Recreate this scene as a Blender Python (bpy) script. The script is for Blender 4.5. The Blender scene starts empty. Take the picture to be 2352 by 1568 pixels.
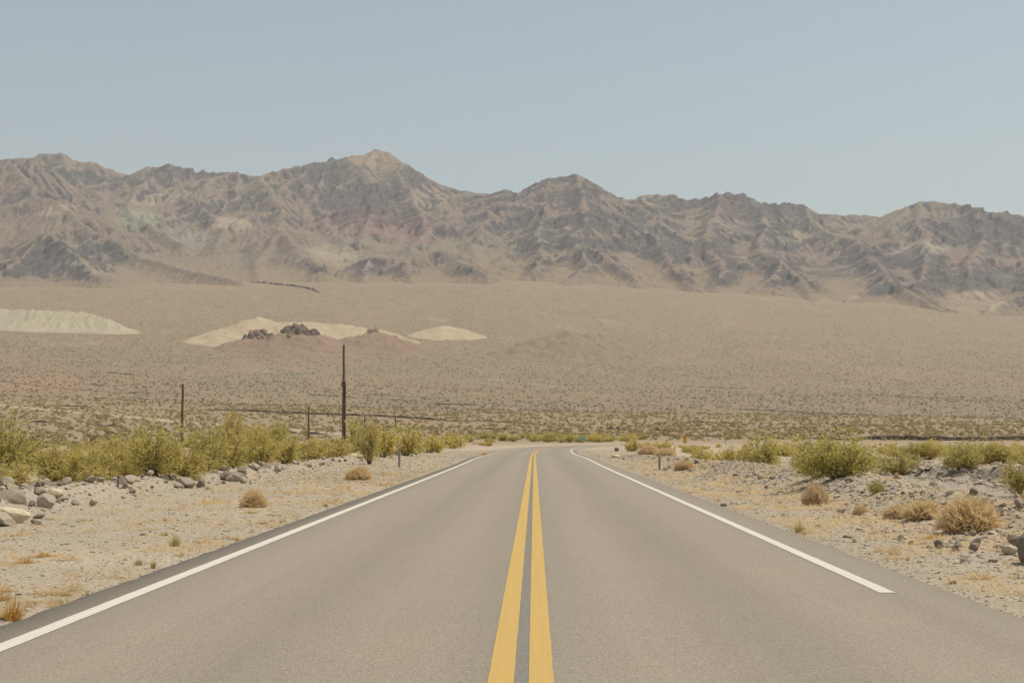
import bpy, math, random
import numpy as np
from mathutils import Vector, Matrix, Quaternion

SC = bpy.context.scene
COL = SC.collection
RNG = np.random.default_rng(7)
random.seed(7)

# ------------------------------------------------------------------ camera model
F_PX, CX, CY, PITCH = 3266.7, 1176.0, 784.0, math.atan(217 / 3266.7)
CAM_Z = 1.5
SP, CP = math.sin(PITCH), math.cos(PITCH)

def W(px, py, Y):
    """a point seen at photo position px,py, Y metres ahead"""
    x = (px - CX) / F_PX; y = (CY - py) / F_PX
    dx, dy, dz = x, CP - y * SP, SP + y * CP
    k = Y / dy
    return (dx * k, Y, CAM_Z + dz * k)

# ------------------------------------------------------------------ noise
class _Perm:
    cache = {}
def _perm(seed):
    if seed not in _Perm.cache:
        r = np.random.default_rng(seed + 1000)
        p = r.permutation(256)
        a = r.random(256) * 2 * math.pi
        _Perm.cache[seed] = (np.concatenate([p, p]), np.cos(a), np.sin(a))
    return _Perm.cache[seed]

def pn(x, y, seed=0):
    p, gx, gy = _perm(seed)
    x = np.asarray(x, float); y = np.asarray(y, float)
    xi = np.floor(x).astype(np.int64); yi = np.floor(y).astype(np.int64)
    xf = x - xi; yf = y - yi
    xi &= 255; yi &= 255
    u = xf * xf * xf * (xf * (xf * 6 - 15) + 10)
    v = yf * yf * yf * (yf * (yf * 6 - 15) + 10)
    def g(ix, iy, dx, dy):
        h = p[p[ix & 255] + (iy & 255)]
        return gx[h] * dx + gy[h] * dy
    n00 = g(xi, yi, xf, yf); n10 = g(xi + 1, yi, xf - 1, yf)
    n01 = g(xi, yi + 1, xf, yf - 1); n11 = g(xi + 1, yi + 1, xf - 1, yf - 1)
    a = n00 + u * (n10 - n00); b = n01 + u * (n11 - n01)
    return (a + v * (b - a)) * 1.5

def fbm(x, y, seed=0, octv=4, lac=2.03, gain=0.5):
    s = 0; a = 1.0; t = 0
    for i in range(octv):
        s = s + a * pn(x, y, seed + i); t += a
        x = x * lac + 13.7; y = y * lac + 7.1; a *= gain
    return s / t

def ridged(x, y, seed=0, octv=4, lac=2.07, gain=0.5):
    s = 0; a = 1.0; t = 0
    for i in range(octv):
        n = 1 - np.abs(pn(x, y, seed + i)) * 1.6
        s = s + a * n; t += a
        x = x * lac + 3.7; y = y * lac + 9.1; a *= gain
    return s / t

def sstep(a, b, x):
    t = np.clip((np.asarray(x, float) - a) / (b - a), 0, 1)
    return t * t * (3 - 2 * t)

# ------------------------------------------------------------------ mesh helpers
def mesh_np(name, V, Fc, smooth=True, col=None, uv=None):
    """V (n,3), Fc (m,3|4) -> mesh"""
    V = np.ascontiguousarray(V, np.float32); Fc = np.ascontiguousarray(Fc, np.int32)
    me = bpy.data.meshes.new(name)
    n, (m, k) = len(V), Fc.shape
    me.vertices.add(n); me.vertices.foreach_set('co', V.ravel())
    me.loops.add(m * k); me.loops.foreach_set('vertex_index', Fc.ravel())
    me.polygons.add(m)
    me.polygons.foreach_set('loop_start', np.arange(0, m * k, k, dtype=np.int32))
    me.polygons.foreach_set('loop_total', np.full(m, k, np.int32))
    me.polygons.foreach_set('use_smooth', np.full(m, bool(smooth)))
    if col is not None:
        c = np.ones((n, 4), np.float32); c[:, :col.shape[1]] = col
        at = me.attributes.new('Col', 'FLOAT_COLOR', 'POINT')
        at.data.foreach_set('color', c.ravel())
    if uv is not None:
        l = me.uv_layers.new(name='UVMap')
        l.data.foreach_set('uv', np.ascontiguousarray(uv[Fc.ravel()], np.float32).ravel())
    me.update(calc_edges=True); me.validate()
    return me

def link(name, me, mat=None, parent=None, **props):
    if mat is not None and me is not None and not me.materials:
        me.materials.append(mat)
    o = bpy.data.objects.new(name, me); COL.objects.link(o)
    if parent is not None: o.parent = parent
    for k, v in props.items(): o[k] = v
    return o

def thing(name, loc, label, cat, group=None, rz=0.0, sc=1.0):
    o = bpy.data.objects.new(name, None); COL.objects.link(o)
    o.location = loc; o.rotation_euler = (0, 0, rz)
    o.scale = (sc, sc, sc) if not isinstance(sc, tuple) else sc
    o.empty_display_size = 0.3
    o['label'] = label; o['category'] = cat
    if group: o['group'] = group
    return o

def grid_faces(nr, nc, wrap=False):
    i = np.arange(nr - 1)[:, None]; j = np.arange(nc if wrap else nc - 1)[None, :]
    j2 = (j + 1) % nc
    a = i * nc + j; b = i * nc + j2; c = (i + 1) * nc + j2; d = (i + 1) * nc + j
    return np.stack([a, b, c, d], -1).reshape(-1, 4)

def merge_copies(V0, F0, pos, scl, rot, tilt=None):
    """copies of one small shape: V0(n,3) F0(m,k); pos(N,3) scl(N,3) rot(N)"""
    N = len(pos); n = len(V0)
    v = V0[None] * scl[:, None, :]
    if tilt is not None:
        ca, sa = np.cos(tilt)[:, None], np.sin(tilt)[:, None]
        y = v[..., 1] * ca - v[..., 2] * sa; z = v[..., 1] * sa + v[..., 2] * ca
        v = np.stack([v[..., 0], y, z], -1)
    c, s = np.cos(rot)[:, None], np.sin(rot)[:, None]
    x = v[..., 0] * c - v[..., 1] * s; y = v[..., 0] * s + v[..., 1] * c
    v = np.stack([x, y, v[..., 2]], -1) + pos[:, None, :]
    f = F0[None] + (np.arange(N) * n)[:, None, None]
    return v.reshape(-1, 3), f.reshape(-1, F0.shape[1])

class MB:
    """collects tubes, boxes and loose faces (triangles) for ONE mesh"""
    def __init__(s): s.v = []; s.f = []; s.n = 0
    def add(s, V, Fc):
        V = np.asarray(V, float); Fc = np.asarray(Fc, int)
        if Fc.shape[1] == 4: Fc = np.concatenate([Fc[:, [0, 1, 2]], Fc[:, [0, 2, 3]]])
        s.v.append(V); s.f.append(Fc + s.n); s.n += len(V)
    def tube(s, pts, rad, k=6, cap=True):
        pts = np.asarray(pts, float); m = len(pts)
        rad = np.full(m, rad, float) if np.isscalar(rad) else np.asarray(rad, float)
        T = np.gradient(pts, axis=0); T /= np.linalg.norm(T, axis=1)[:, None] + 1e-9
        ref = np.array([0.31, 0.95, 0.05]) if abs(T[0][2]) > .6 else np.array([0, 0, 1.0])
        A = np.cross(T, ref); A /= np.linalg.norm(A, axis=1)[:, None] + 1e-9
        B = np.cross(T, A)
        a = np.arange(k) * 2 * math.pi / k
        V = pts[:, None] + rad[:, None, None] * (np.cos(a)[None, :, None] * A[:, None] + np.sin(a)[None, :, None] * B[:, None])
        s.add(V.reshape(-1, 3), grid_faces(m, k, True)[:, ::-1])
        if cap:
            for e, o in ((0, 1), (m - 1, -1)):
                ring = V[e]; c = pts[e]
                q = np.concatenate([ring, c[None]])
                fa = np.array([[i, (i + 1) % k, k] for i in range(k)])
                s.add(q, fa if o > 0 else fa[:, ::-1])
    def box(s, c, d, rz=0.0):
        x, y, z = np.asarray(d, float) / 2
        V = np.array([[-x, -y, -z], [x, -y, -z], [x, y, -z], [-x, y, -z], [-x, -y, z], [x, -y, z], [x, y, z], [-x, y, z]])
        if rz:
            cc, ss = math.cos(rz), math.sin(rz)
            V = np.stack([V[:, 0] * cc - V[:, 1] * ss, V[:, 0] * ss + V[:, 1] * cc, V[:, 2]], -1)
        s.add(V + np.asarray(c, float), [[0, 3, 2, 1], [4, 5, 6, 7], [0, 1, 5, 4], [1, 2, 6, 5], [2, 3, 7, 6], [3, 0, 4, 7]])
    def prism(s, poly, y0, y1):
        """closed outline in x,z pushed from y0 to y1"""
        P = np.asarray(poly, float); k = len(P)
        a = np.stack([P[:, 0], np.full(k, y0), P[:, 1]], -1); b = np.stack([P[:, 0], np.full(k, y1), P[:, 1]], -1)
        ca, cb = a.mean(0), b.mean(0)
        V = np.concatenate([a, b, ca[None], cb[None]])
        f = []
        for i in range(k):
            j = (i + 1) % k
            f += [[i, j, k + j], [i, k + j, k + i], [j, i, 2 * k], [k + i, k + j, 2 * k + 1]]
        s.add(V, f)
    def mesh(s, name, smooth=False):
        return mesh_np(name, np.concatenate(s.v), np.concatenate(s.f), smooth)

# ------------------------------------------------------------------ node helper
class NT:
    def __init__(s, name):
        s.m = bpy.data.materials.new(name); s.m.use_nodes = True
        s.t = s.m.node_tree; s.t.nodes.clear()
        s.out = s.t.nodes.new('ShaderNodeOutputMaterial')
        s.b = s.t.nodes.new('ShaderNodeBsdfPrincipled')
        s.t.links.new(s.b.outputs[0], s.out.inputs['Surface'])
        s.b.inputs['Roughness'].default_value = 0.95
        s.b.inputs['Specular IOR Level'].default_value = 0.15
    def put(s, sock, v):
        if hasattr(v, 'is_output') or isinstance(v, bpy.types.NodeSocket): s.t.links.new(v, sock)
        elif v is not None:
            if hasattr(sock.default_value, '__len__') and not hasattr(v, '__len__'): v = (v,) * len(sock.default_value)
            if hasattr(sock.default_value, '__len__') and len(sock.default_value) == 4 and len(v) == 3: v = (*v, 1)
            sock.default_value = v
    def pos(s):
        return s.t.nodes.new('ShaderNodeNewGeometry').outputs['Position']
    def objco(s): return s.t.nodes.new('ShaderNodeTexCoord').outputs['Object']
    def uv(s): return s.t.nodes.new('ShaderNodeTexCoord').outputs['UV']
    def rnd(s): return s.t.nodes.new('ShaderNodeObjectInfo').outputs['Random']
    def attr(s, n='Col'):
        a = s.t.nodes.new('ShaderNodeAttribute'); a.attribute_name = n; return a.outputs['Color']
    def mapp(s, v, scale=(1, 1, 1), rot=(0, 0, 0)):
        n = s.t.nodes.new('ShaderNodeMapping'); s.put(n.inputs[0], v)
        n.inputs['Scale'].default_value = scale; n.inputs['Rotation'].default_value = rot; return n.outputs[0]
    def noise(s, v, scale, det=4, rough=0.55, dist=0.0):
        n = s.t.nodes.new('ShaderNodeTexNoise'); s.put(n.inputs['Vector'], v)
        n.inputs['Scale'].default_value = scale; n.inputs['Detail'].default_value = det
        n.inputs['Roughness'].default_value = rough; n.inputs['Distortion'].default_value = dist
        return n.outputs[0]
    def vor(s, v, scale, feat='F1', out='Distance', rnd=1.0):
        n = s.t.nodes.new('ShaderNodeTexVoronoi'); s.put(n.inputs['Vector'], v); n.feature = feat
        n.inputs['Scale'].default_value = scale; n.inputs['Randomness'].default_value = rnd
        return n.outputs[out]
    def ramp(s, v, pts):
        n = s.t.nodes.new('ShaderNodeMapRange'); s.put(n.inputs[0], v)
        (a, b), (c, d) = pts
        n.inputs[1].default_value = a; n.inputs[2].default_value = c
        n.inputs[3].default_value = b; n.inputs[4].default_value = d
        return n.outputs[0]
    def math(s, op, a, b=None):
        n = s.t.nodes.new('ShaderNodeMath'); n.operation = op
        s.put(n.inputs[0], a); s.put(n.inputs[1], b); return n.outputs[0]
    def mix(s, f, a, b, mode='MIX'):
        n = s.t.nodes.new('ShaderNodeMix'); n.data_type = 'RGBA'; n.blend_type = mode
        s.put(n.inputs[0], f); s.put(n.inputs[6], a); s.put(n.inputs[7], b); return n.outputs[2]
    def bump(s, h, strength=0.3, dist=0.02, prev=None):
        n = s.t.nodes.new('ShaderNodeBump'); n.inputs['Strength'].default_value = strength
        n.inputs['Distance'].default_value = dist; s.put(n.inputs['Height'], h)
        if prev is not None: s.put(n.inputs['Normal'], prev)
        return n.outputs[0]
    def sep(s, v):
        n = s.t.nodes.new('ShaderNodeSeparateXYZ'); s.put(n.inputs[0], v); return n.outputs
    def color(s, c): s.put(s.b.inputs['Base Color'], c)
    def normal(s, n): s.put(s.b.inputs['Normal'], n)
HAZE, SKY_STR, SKY_SAT, SUN_STR, EXPO = 6.2e-5, .090, .66, 3.85, .14
# ------------------------------------------------------------------ road line
_RC = [(-0.85, -50), (-0.39, -20), (-0.08, 0), (0.385, 30), (0.85, 60), (1.32, 90), (1.72, 115), (2.35, 140), (3.6, 165), (6.4, 195), (11, 220),
       (20, 243), (36, 263), (62, 278), (105, 287), (180, 293), (300, 298), (460, 305)]
def _catmull(P, step):
    P = np.asarray(P, float); out = []
    for i in range(len(P) - 1):
        p0 = P[max(i - 1, 0)]; p1 = P[i]; p2 = P[i + 1]; p3 = P[min(i + 2, len(P) - 1)]
        n = max(2, int(np.linalg.norm(p2 - p1) / step))
        t = (np.arange(n) / n)[:, None]
        out.append(.5 * ((2 * p1) + (-p0 + p2) * t + (2 * p0 - 5 * p1 + 4 * p2 - p3) * t ** 2 + (-p0 + 3 * p1 - 3 * p2 + p3) * t ** 3))
    out.append(P[-1:]); return np.concatenate(out)
ROAD = _catmull(_RC, 0.5)
_seg = np.linalg.norm(np.diff(ROAD, axis=0), axis=1)
ROAD_S = np.concatenate([[0], np.cumsum(_seg)]) - 50.0
ROAD_T = np.gradient(ROAD, axis=0); ROAD_T /= np.linalg.norm(ROAD_T, axis=1)[:, None]
ROAD_N = np.stack([ROAD_T[:, 1], -ROAD_T[:, 0]], -1)        # to the right

def road_uv(X, Y):
    """signed sideways distance from the road's middle, and distance along"""
    X = np.asarray(X, float); Y = np.asarray(Y, float)
    P = ROAD[::3]; N = ROAD_N[::3]; S = ROAD_S[::3]
    sh = X.shape; x = X.ravel(); y = Y.ravel()
    u = np.empty(len(x)); s = np.empty(len(x))
    for a in range(0, len(x), 20000):
        b = min(a + 20000, len(x))
        d = (x[a:b, None] - P[None, :, 0]) ** 2 + (y[a:b, None] - P[None, :, 1]) ** 2
        k = d.argmin(1)
        dx = x[a:b] - P[k, 0]; dy = y[a:b] - P[k, 1]
        uu = dx * N[k, 0] + dy * N[k, 1]
        far = np.sqrt(d[np.arange(b - a), k])
        u[a:b] = np.where(np.abs(uu) < far * .7, np.sign(uu + 1e-9) * far, uu); s[a:b] = S[k]
    return u.reshape(sh), s.reshape(sh)

def road_z(s):
    return 0.05 * np.exp(-((s - 92) / 15) ** 2) - 0.05 * np.exp(-((s - 124) / 16) ** 2)

# ------------------------------------------------------------------ broad ground profile
_D  = [0, 150, 255, 300, 330, 450, 620, 800, 1200, 1700, 2300, 3000, 3500, 4500, 7000]
_ZL = [0, 0, .2, 1.2, 1.9, 5.6, 13.5, 24, 57, 111, 194, 306, 380, 500, 640]
_ZC = [0, 0, 0, .5, 1.2, 3.8, 9.0, 16, 42, 94, 186, 322, 405, 520, 660]
_ZR = [0, 0, 0, .0, .9, 3.0, 6.4, 11.0, 36, 82, 152, 248, 315, 440, 600]
_DG = np.arange(0, 7001, 5.0)
def _smooth_tab(z):
    t = np.interp(_DG, _D, z); 
    for w in (9, 17):
        k = np.ones(w) / w
        tt = np.convolve(np.pad(t, w, mode='edge'), k, 'same')[w:-w]
        t = np.where(_DG < 280, t, tt + (t[56] - tt[56]) * np.clip(1 - (_DG - 280) / 100, 0, 1))
    return t
_TL, _TC, _TR = map(_smooth_tab, (_ZL, _ZC, _ZR))

def fan(X, Y):
    """the broad alluvial slope, no detail"""
    X = np.asarray(X, float); Y = np.asarray(Y, float)
    d = np.where(Y > 0, np.hypot(X * .55, Y), 0)
    t = np.clip(X / np.maximum(np.abs(Y), 40) / .36, -1.6, 1.6)
    zl, zc, zr = (np.interp(d, _DG, q) for q in (_TL, _TC, _TR))
    wl = np.clip(-t, 0, 1.25); wr = np.clip(t, 0, 1.25)
    wl = wl * wl * (3 - 2 * np.minimum(wl, 1)) if False else wl ** 1.2
    wr = wr ** 1.2
    z = zc + (zl - zc) * wl + (zr - zc) * wr
    amp = sstep(320, 900, d)
    z = z + amp * (1.2 * fbm(X / 160, Y / 260, 31, 4) + sstep(900, 2400, d) * 6 * fbm(X / 420 + Y / 1500, Y / 900, 35, 4))
    # drainage lines running down the slope
    z = z - amp * .8 * ridged(X / 55 + Y / 400, Y / 500, 41, 3) * sstep(500, 1200, d)
    return z

def H(X, Y, detail=True):
    """ground height, road verge and berms included"""
    X = np.asarray(X, float); Y = np.asarray(Y, float)
    z = fan(X, Y)
    near = (Y > -60) & (Y < 340) & (np.abs(X) < 480)
    if near.any():
        x = X[near]; y = Y[near]; zz = z[near]
        u, s = road_uv(x, y)
        f = sstep(340, 280, y)
        lump = fbm(x / 2.6, y / 2.6, 3, 4); broad = fbm(x / 11, y / 14, 8, 3)
        add = np.zeros_like(x)
        # left side: flat gravel then a pushed-up berm
        hb = (.27 + .20 * broad) * sstep(170, 120, s) * sstep(-10, 5, s)
        c = -11.0 + .5 * fbm(y / 9, y * 0, 12, 2)
        add += np.where(u < 0, hb * np.exp(-((u - c) / np.where(u > c, .65, 1.2)) ** 2), 0)
        add += sstep(-12, -18, u) * (.10 + .35 * broad) * f
        # right side: rubble berm, a dry channel behind, then a bank
        hr = (.42 + .22 * broad) * sstep(120, 60, s) * sstep(-10, 5, s)
        cr = 8.2 + .4 * fbm(y / 8, y * 0, 15, 2)
        add += np.where(u > 0, hr * np.exp(-((u - cr) / np.where(u < cr, 1.1, 1.0)) ** 2), 0)
        wr = sstep(9.4, 11.0, u + .5 * lump) * sstep(20.4 + 3.0 * broad, 19.0 + 3.0 * broad, u + 2.2 * lump) * sstep(98, 82, s + 3 * lump)
        add -= .50 * wr
        add += sstep(19.5, 21, u) * sstep(0, 30, s) * (.12 + .3 * broad) * f
        # rubble on the berms, ripples on the gravel
        bm = np.clip(np.where(u < 0, np.exp(-((u + 11.2) / 1.6) ** 2), np.exp(-((u - 8.0) / 1.7) ** 2)), 0, 1) * sstep(190, 130, s)
        add += bm * (.09 * fbm(x / .38, y / .38, 21, 3) + .05 * lump)
        verge = sstep(4.4, 5.2, np.abs(u))
        add += verge * (.012 * fbm(x / .22, y / .22, 23, 3) + .02 * lump * sstep(5.5, 8, np.abs(u))) * f
        road = sstep(4.55, 4.2, np.abs(u))
        zr = road_z(s)
        blend = sstep(16, 4.5, np.abs(u))
        zz = zz * (1 - blend * f) + blend * f * zr + add * (1 - road)
        zz = zz - road * (.045 + .1 * sstep(120, 260, y)) - .012 * sstep(6, 4.5, np.abs(u)) * (1 - road)
        z = z.copy(); z[near] = zz
    return z
def h1(x, y): return float(H(np.array([float(x)]), np.array([float(y)]))[0])
def hf(x, y): return float(fan(np.array([float(x)]), np.array([float(y)]))[0])

def hit(px, py, ymin=8.0, ymax=3400.0):
    """where the line of sight through a photo position meets the ground"""
    ys = np.geomspace(ymin, ymax, 900)
    x = (px - CX) / F_PX; y = (CY - py) / F_PX
    dx, dy, dz = x, CP - y * SP, SP + y * CP
    k = ys / dy
    d = CAM_Z + dz * k - H(dx * k, ys)
    b = np.nonzero(d < 0)[0]
    i = b[0] if len(b) else len(ys) - 1
    if i > 0:
        t = d[i - 1] / (d[i - 1] - d[i] + 1e-9); Y = ys[i - 1] + t * (ys[i] - ys[i - 1])
    else: Y = ys[0]
    X = dx * Y / dy
    return X, Y, h1(X, Y)

# ------------------------------------------------------------------ mountains
CRESTS = [
 # back skyline
 [(60,378,5300),(85,357,5300),(140,350,5300),(172,371,5250),(210,371,5200),(245,385,5150),(290,408,5000)],
 [(240,415,5000),(285,404,4950),(340,384,4900),(400,380,4850),(440,388,4850),(463,397,4850),(475,392,4850),(490,397,4850),(545,395,4800),(580,405,4750),(605,403,4700)],
 [(-400,300,4700),(-250,340,4600),(-60,362,4500),(0,366,4450),(70,364,4400)],
 [(600,404,4700),(640,391,4750),(700,378,4850),(760,366,4950),(820,357,5000),(865,344,5000),(890,348,4980),(915,366,4950),(960,393,4900),(1000,419,4850),(1060,440,4800),(1120,447,4800),(1160,433,4700),(1190,446,4750),(1225,424,4600),(1260,408,4500),(1325,401,4450),(1350,410,4450),(1385,432,4500),(1420,455,4600)],
 [(1420,457,4800),(1440,460,4900),(1480,448,4900),(1550,448,4900),(1580,457,4850),(1650,444,4600),(1700,444,4600),(1740,462,4600),(1800,466,4500),(1840,468,4500),(1880,491,4600),(1930,494,4700),(2030,496,4600),(2070,478,4450),(2120,462,4400),(2200,468,4350),(2240,474,4300),(2270,486,4300),(2310,487,4400),(2352,497,4400),(2500,520,4400),(2750,540,4400)],
 # spurs
 [(20,372,4400),(70,445,4000),(150,470,3850),(205,520,3700),(330,590,3450),(450,622,3250),(560,645,3080)],
 [(-40,390,4300),(-80,470,3900),(-20,540,3600)],
 [(112,535,3400),(180,600,3200),(230,640,3050)], [(112,535,3400),(40,590,3250),(-20,630,3080)],
 [(400,380,4850),(420,450,4500),(470,480,4300),(520,520,4050),(500,560,3750)],
 [(340,384,4900),(310,440,4600),(290,470,4400),(310,492,4280),(360,520,4100),(420,560,3750)],
 [(140,350,5300),(170,410,4900),(230,450,4600)], [(210,371,5200),(250,430,4800)],
 [(600,404,4700),(615,430,4450),(650,490,4150),(642,524,3900),(690,570,3550),(740,615,3250)],
 [(642,524,3900),(615,580,3600),(600,630,3250)], [(545,395,4800),(540,450,4450),(500,480,4300)],
 [(760,366,4950),(740,420,4600),(725,470,4400),(760,520,4100),(800,560,3800)],
 [(865,344,5000),(850,400,4650),(840,450,4400),(850,500,4150),(830,545,3850)],
 [(915,366,4950),(930,430,4500),(960,480,4250),(985,520,4000),(960,560,3700)],
 [(1000,419,4850),(1020,470,4450),(1060,500,4200)],
 [(770,625,3250),(850,588,3350),(930,592,3300),(1000,562,3420),(1060,590,3300),(1120,622,3100)],
 [(930,592,3300),(950,640,3080),(985,668,2930)], [(850,588,3350),(840,640,3100)],
 [(1160,433,4700),(1110,480,4400),(1075,510,4200),(1085,560,3800),(1100,595,3500)],
 [(1160,433,4700),(1190,500,4200),(1180,560,3800),(1150,604,3380)],
 [(1260,408,4500),(1262,470,4150),(1230,540,3750),(1242,590,3400),(1230,620,3200)],
 [(1325,401,4450),(1350,450,4150),(1330,510,3850),(1303,546,3650),(1350,605,3300),(1300,640,3100)],
 [(1303,546,3650),(1400,592,3420),(1460,650,3080)],
 [(1385,432,4500),(1440,490,4150),(1510,535,3850),(1540,590,3500),(1590,655,3100)],
 [(1420,455,4600),(1500,500,4250),(1580,545,3900),(1600,590,3550)],
 [(1650,444,4600),(1634,497,4150),(1620,550,3800),(1655,600,3450),(1640,650,3150)],
 [(1740,462,4600),(1760,520,4100),(1740,560,3800),(1790,603,3450),(1840,650,3200),(1890,698,2980)], [(1790,603,3450),(1730,655,3150)],
 [(1840,468,4500),(1900,530,4100),(1974,543,4000),(2000,585,3700),(2045,635,3300),(2120,682,3060),(2180,718,2900)],
 [(2045,635,3300),(1965,675,3100),(1940,700,2980)], [(2030,496,4600),(1990,530,4200)],
 [(2120,462,4400),(2105,520,4050),(2140,575,3750),(2110,658,3200),(2190,712,2930)],
 [(2240,474,4300),(2255,540,3950),(2225,600,3600),(2230,650,3350)],
 [(2352,497,4400),(2340,580,3850),(2390,640,3400)], [(2245,728,2880),(2300,696,2980),(2352,678,3050),(2460,650,3100)],
 [(2500,520,4400),(2520,600,3800),(2600,680,3200)],
]
MX0, MX1, MY0, MY1, MST = -2904.0, 2904.0, 2604.0, 6204.0, 6.0
mgx = np.arange(MX0, MX1 + 1, MST); mgy = np.arange(MY0, MY1 + 1, MST)
MXX, MYY = np.meshgrid(mgx, mgy)

def all_ridges(rng):
    """the main crests, and the side ridges that fall away from them"""
    segs = []                                            # (a, b, reach)
    def base(x, y): return hf(x, y) + .10 * max(y - 3180, 0)
    def walk(P, lo, hi, grad, lmax, out):
        d = np.hypot(*(P[1:, :2] - P[:-1, :2]).T); L = np.concatenate([[0], np.cumsum(d)])
        q = lo * rng.random()
        while q < L[-1]:
            p = np.array([np.interp(q, L, P[:, k]) for k in range(3)])
            i = min(np.searchsorted(L, q), len(P) - 1); i = max(i, 1)
            t = P[i, :2] - P[i - 1, :2]; t = t / (np.hypot(*t) + 1e-6)
            if P[i, 2] > P[i - 1, 2]: t = -t             # downhill along the crest
            for sgn in (-1, 1):
                ang = sgn * math.radians(52 + 26 * rng.random())
                c, s_ = math.cos(ang), math.sin(ang)
                v = np.array([t[0] * c - t[1] * s_, t[0] * s_ + t[1] * c])
                a = p + np.append(v * 4, -3 - 5 * rng.random()); drop = p[2] - base(p[0], p[1])
                if drop < 18: continue
                g = grad * (.8 + .45 * rng.random()); length = min(lmax, drop / g) * (.6 + .5 * rng.random()); n = 3 if length > 120 else 2
                pts = [a]
                for k in range(n):
                    w = rng.normal() * .28; c, s_ = math.cos(w), math.sin(w); v = np.array([v[0] * c - v[1] * s_, v[0] * s_ + v[1] * c])
                    gg = g * (.65 + .7 * rng.random())
                    b = pts[-1] + np.append(v * length / n, -gg * length / n); pts.append(b)
                out.append(np.array(pts))
            q += lo + (hi - lo) * rng.random()
    prim = [np.array([W(*q) for q in line]) for line in CRESTS]
    sec, ter = [], []
    for P in prim: walk(P, 120, 240, .42, 620, sec)
    for P in sec: walk(P, 70, 150, .50, 200, ter)
    for grp, reach in ((prim, 1000), (sec, 380), (ter, 130)):
        for P in grp: segs += [(P[i], P[i + 1], reach) for i in range(len(P) - 1)]
    return segs

def crest_field(gx, gy, rng):
    st = gx[1] - gx[0]; X, Y = np.meshgrid(gx, gy)
    wx = X + 30 * fbm(X / 420, Y / 420, 51, 3) + 12 * fbm(X / 110, Y / 110, 57, 2) + 4 * fbm(X / 34, Y / 34, 58, 2)
    wy = Y + 30 * fbm(X / 420 + 40, Y / 420, 54, 3) + 12 * fbm(X / 110 + 9, Y / 110, 59, 2) + 4 * fbm(X / 34 + 5, Y / 34, 60, 2)
    best = np.full(X.shape, -1e4)
    slope = .66 + .10 * fbm(X / 500, Y / 500, 61, 2)
    for a, b, R in all_ridges(rng):
        i0 = max(0, int((min(a[0], b[0]) - R - gx[0]) / st)); i1 = min(X.shape[1], int((max(a[0], b[0]) + R - gx[0]) / st) + 2)
        j0 = max(0, int((min(a[1], b[1]) - R - gy[0]) / st)); j1 = min(X.shape[0], int((max(a[1], b[1]) + R - gy[0]) / st) + 2)
        if i1 <= i0 or j1 <= j0: continue
        w = np.s_[j0:j1, i0:i1]
        dx, dy = b[0] - a[0], b[1] - a[1]; L2 = dx * dx + dy * dy + 1e-6
        ex = wx[w] - a[0]; ey = wy[w] - a[1]
        t = np.clip((ex * dx + ey * dy) / L2, 0, 1)
        r = np.hypot(ex - t * dx, ey - t * dy)
        f = a[2] + t * (b[2] - a[2]) - slope[w] * (np.sqrt(r * r + 16) - 4)
        q = best[w]; k = 3.0
        hh = np.clip(.5 + .5 * (f - q) / k, 0, 1)
        best[w] = q * (1 - hh) + f * hh + k * hh * (1 - hh)
    return best

def blur(a, n=1):
    for _ in range(n):
        p = np.pad(a, 1, mode='edge')
        a = (p[:-2, 1:-1] + p[2:, 1:-1] + p[1:-1, :-2] + p[1:-1, 2:] + 4 * a) / 8
    return a

def bilin(G, gx0, gy0, st, X, Y):
    fx = np.clip((X - gx0) / st, 0, G.shape[1] - 1.001); fy = np.clip((Y - gy0) / st, 0, G.shape[0] - 1.001)
    i = fx.astype(int); j = fy.astype(int); u = fx - i; v = fy - j
    return (G[j, i] * (1 - u) + G[j, i + 1] * u) * (1 - v) + (G[j + 1, i] * (1 - u) + G[j + 1, i + 1] * u) * v

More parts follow.
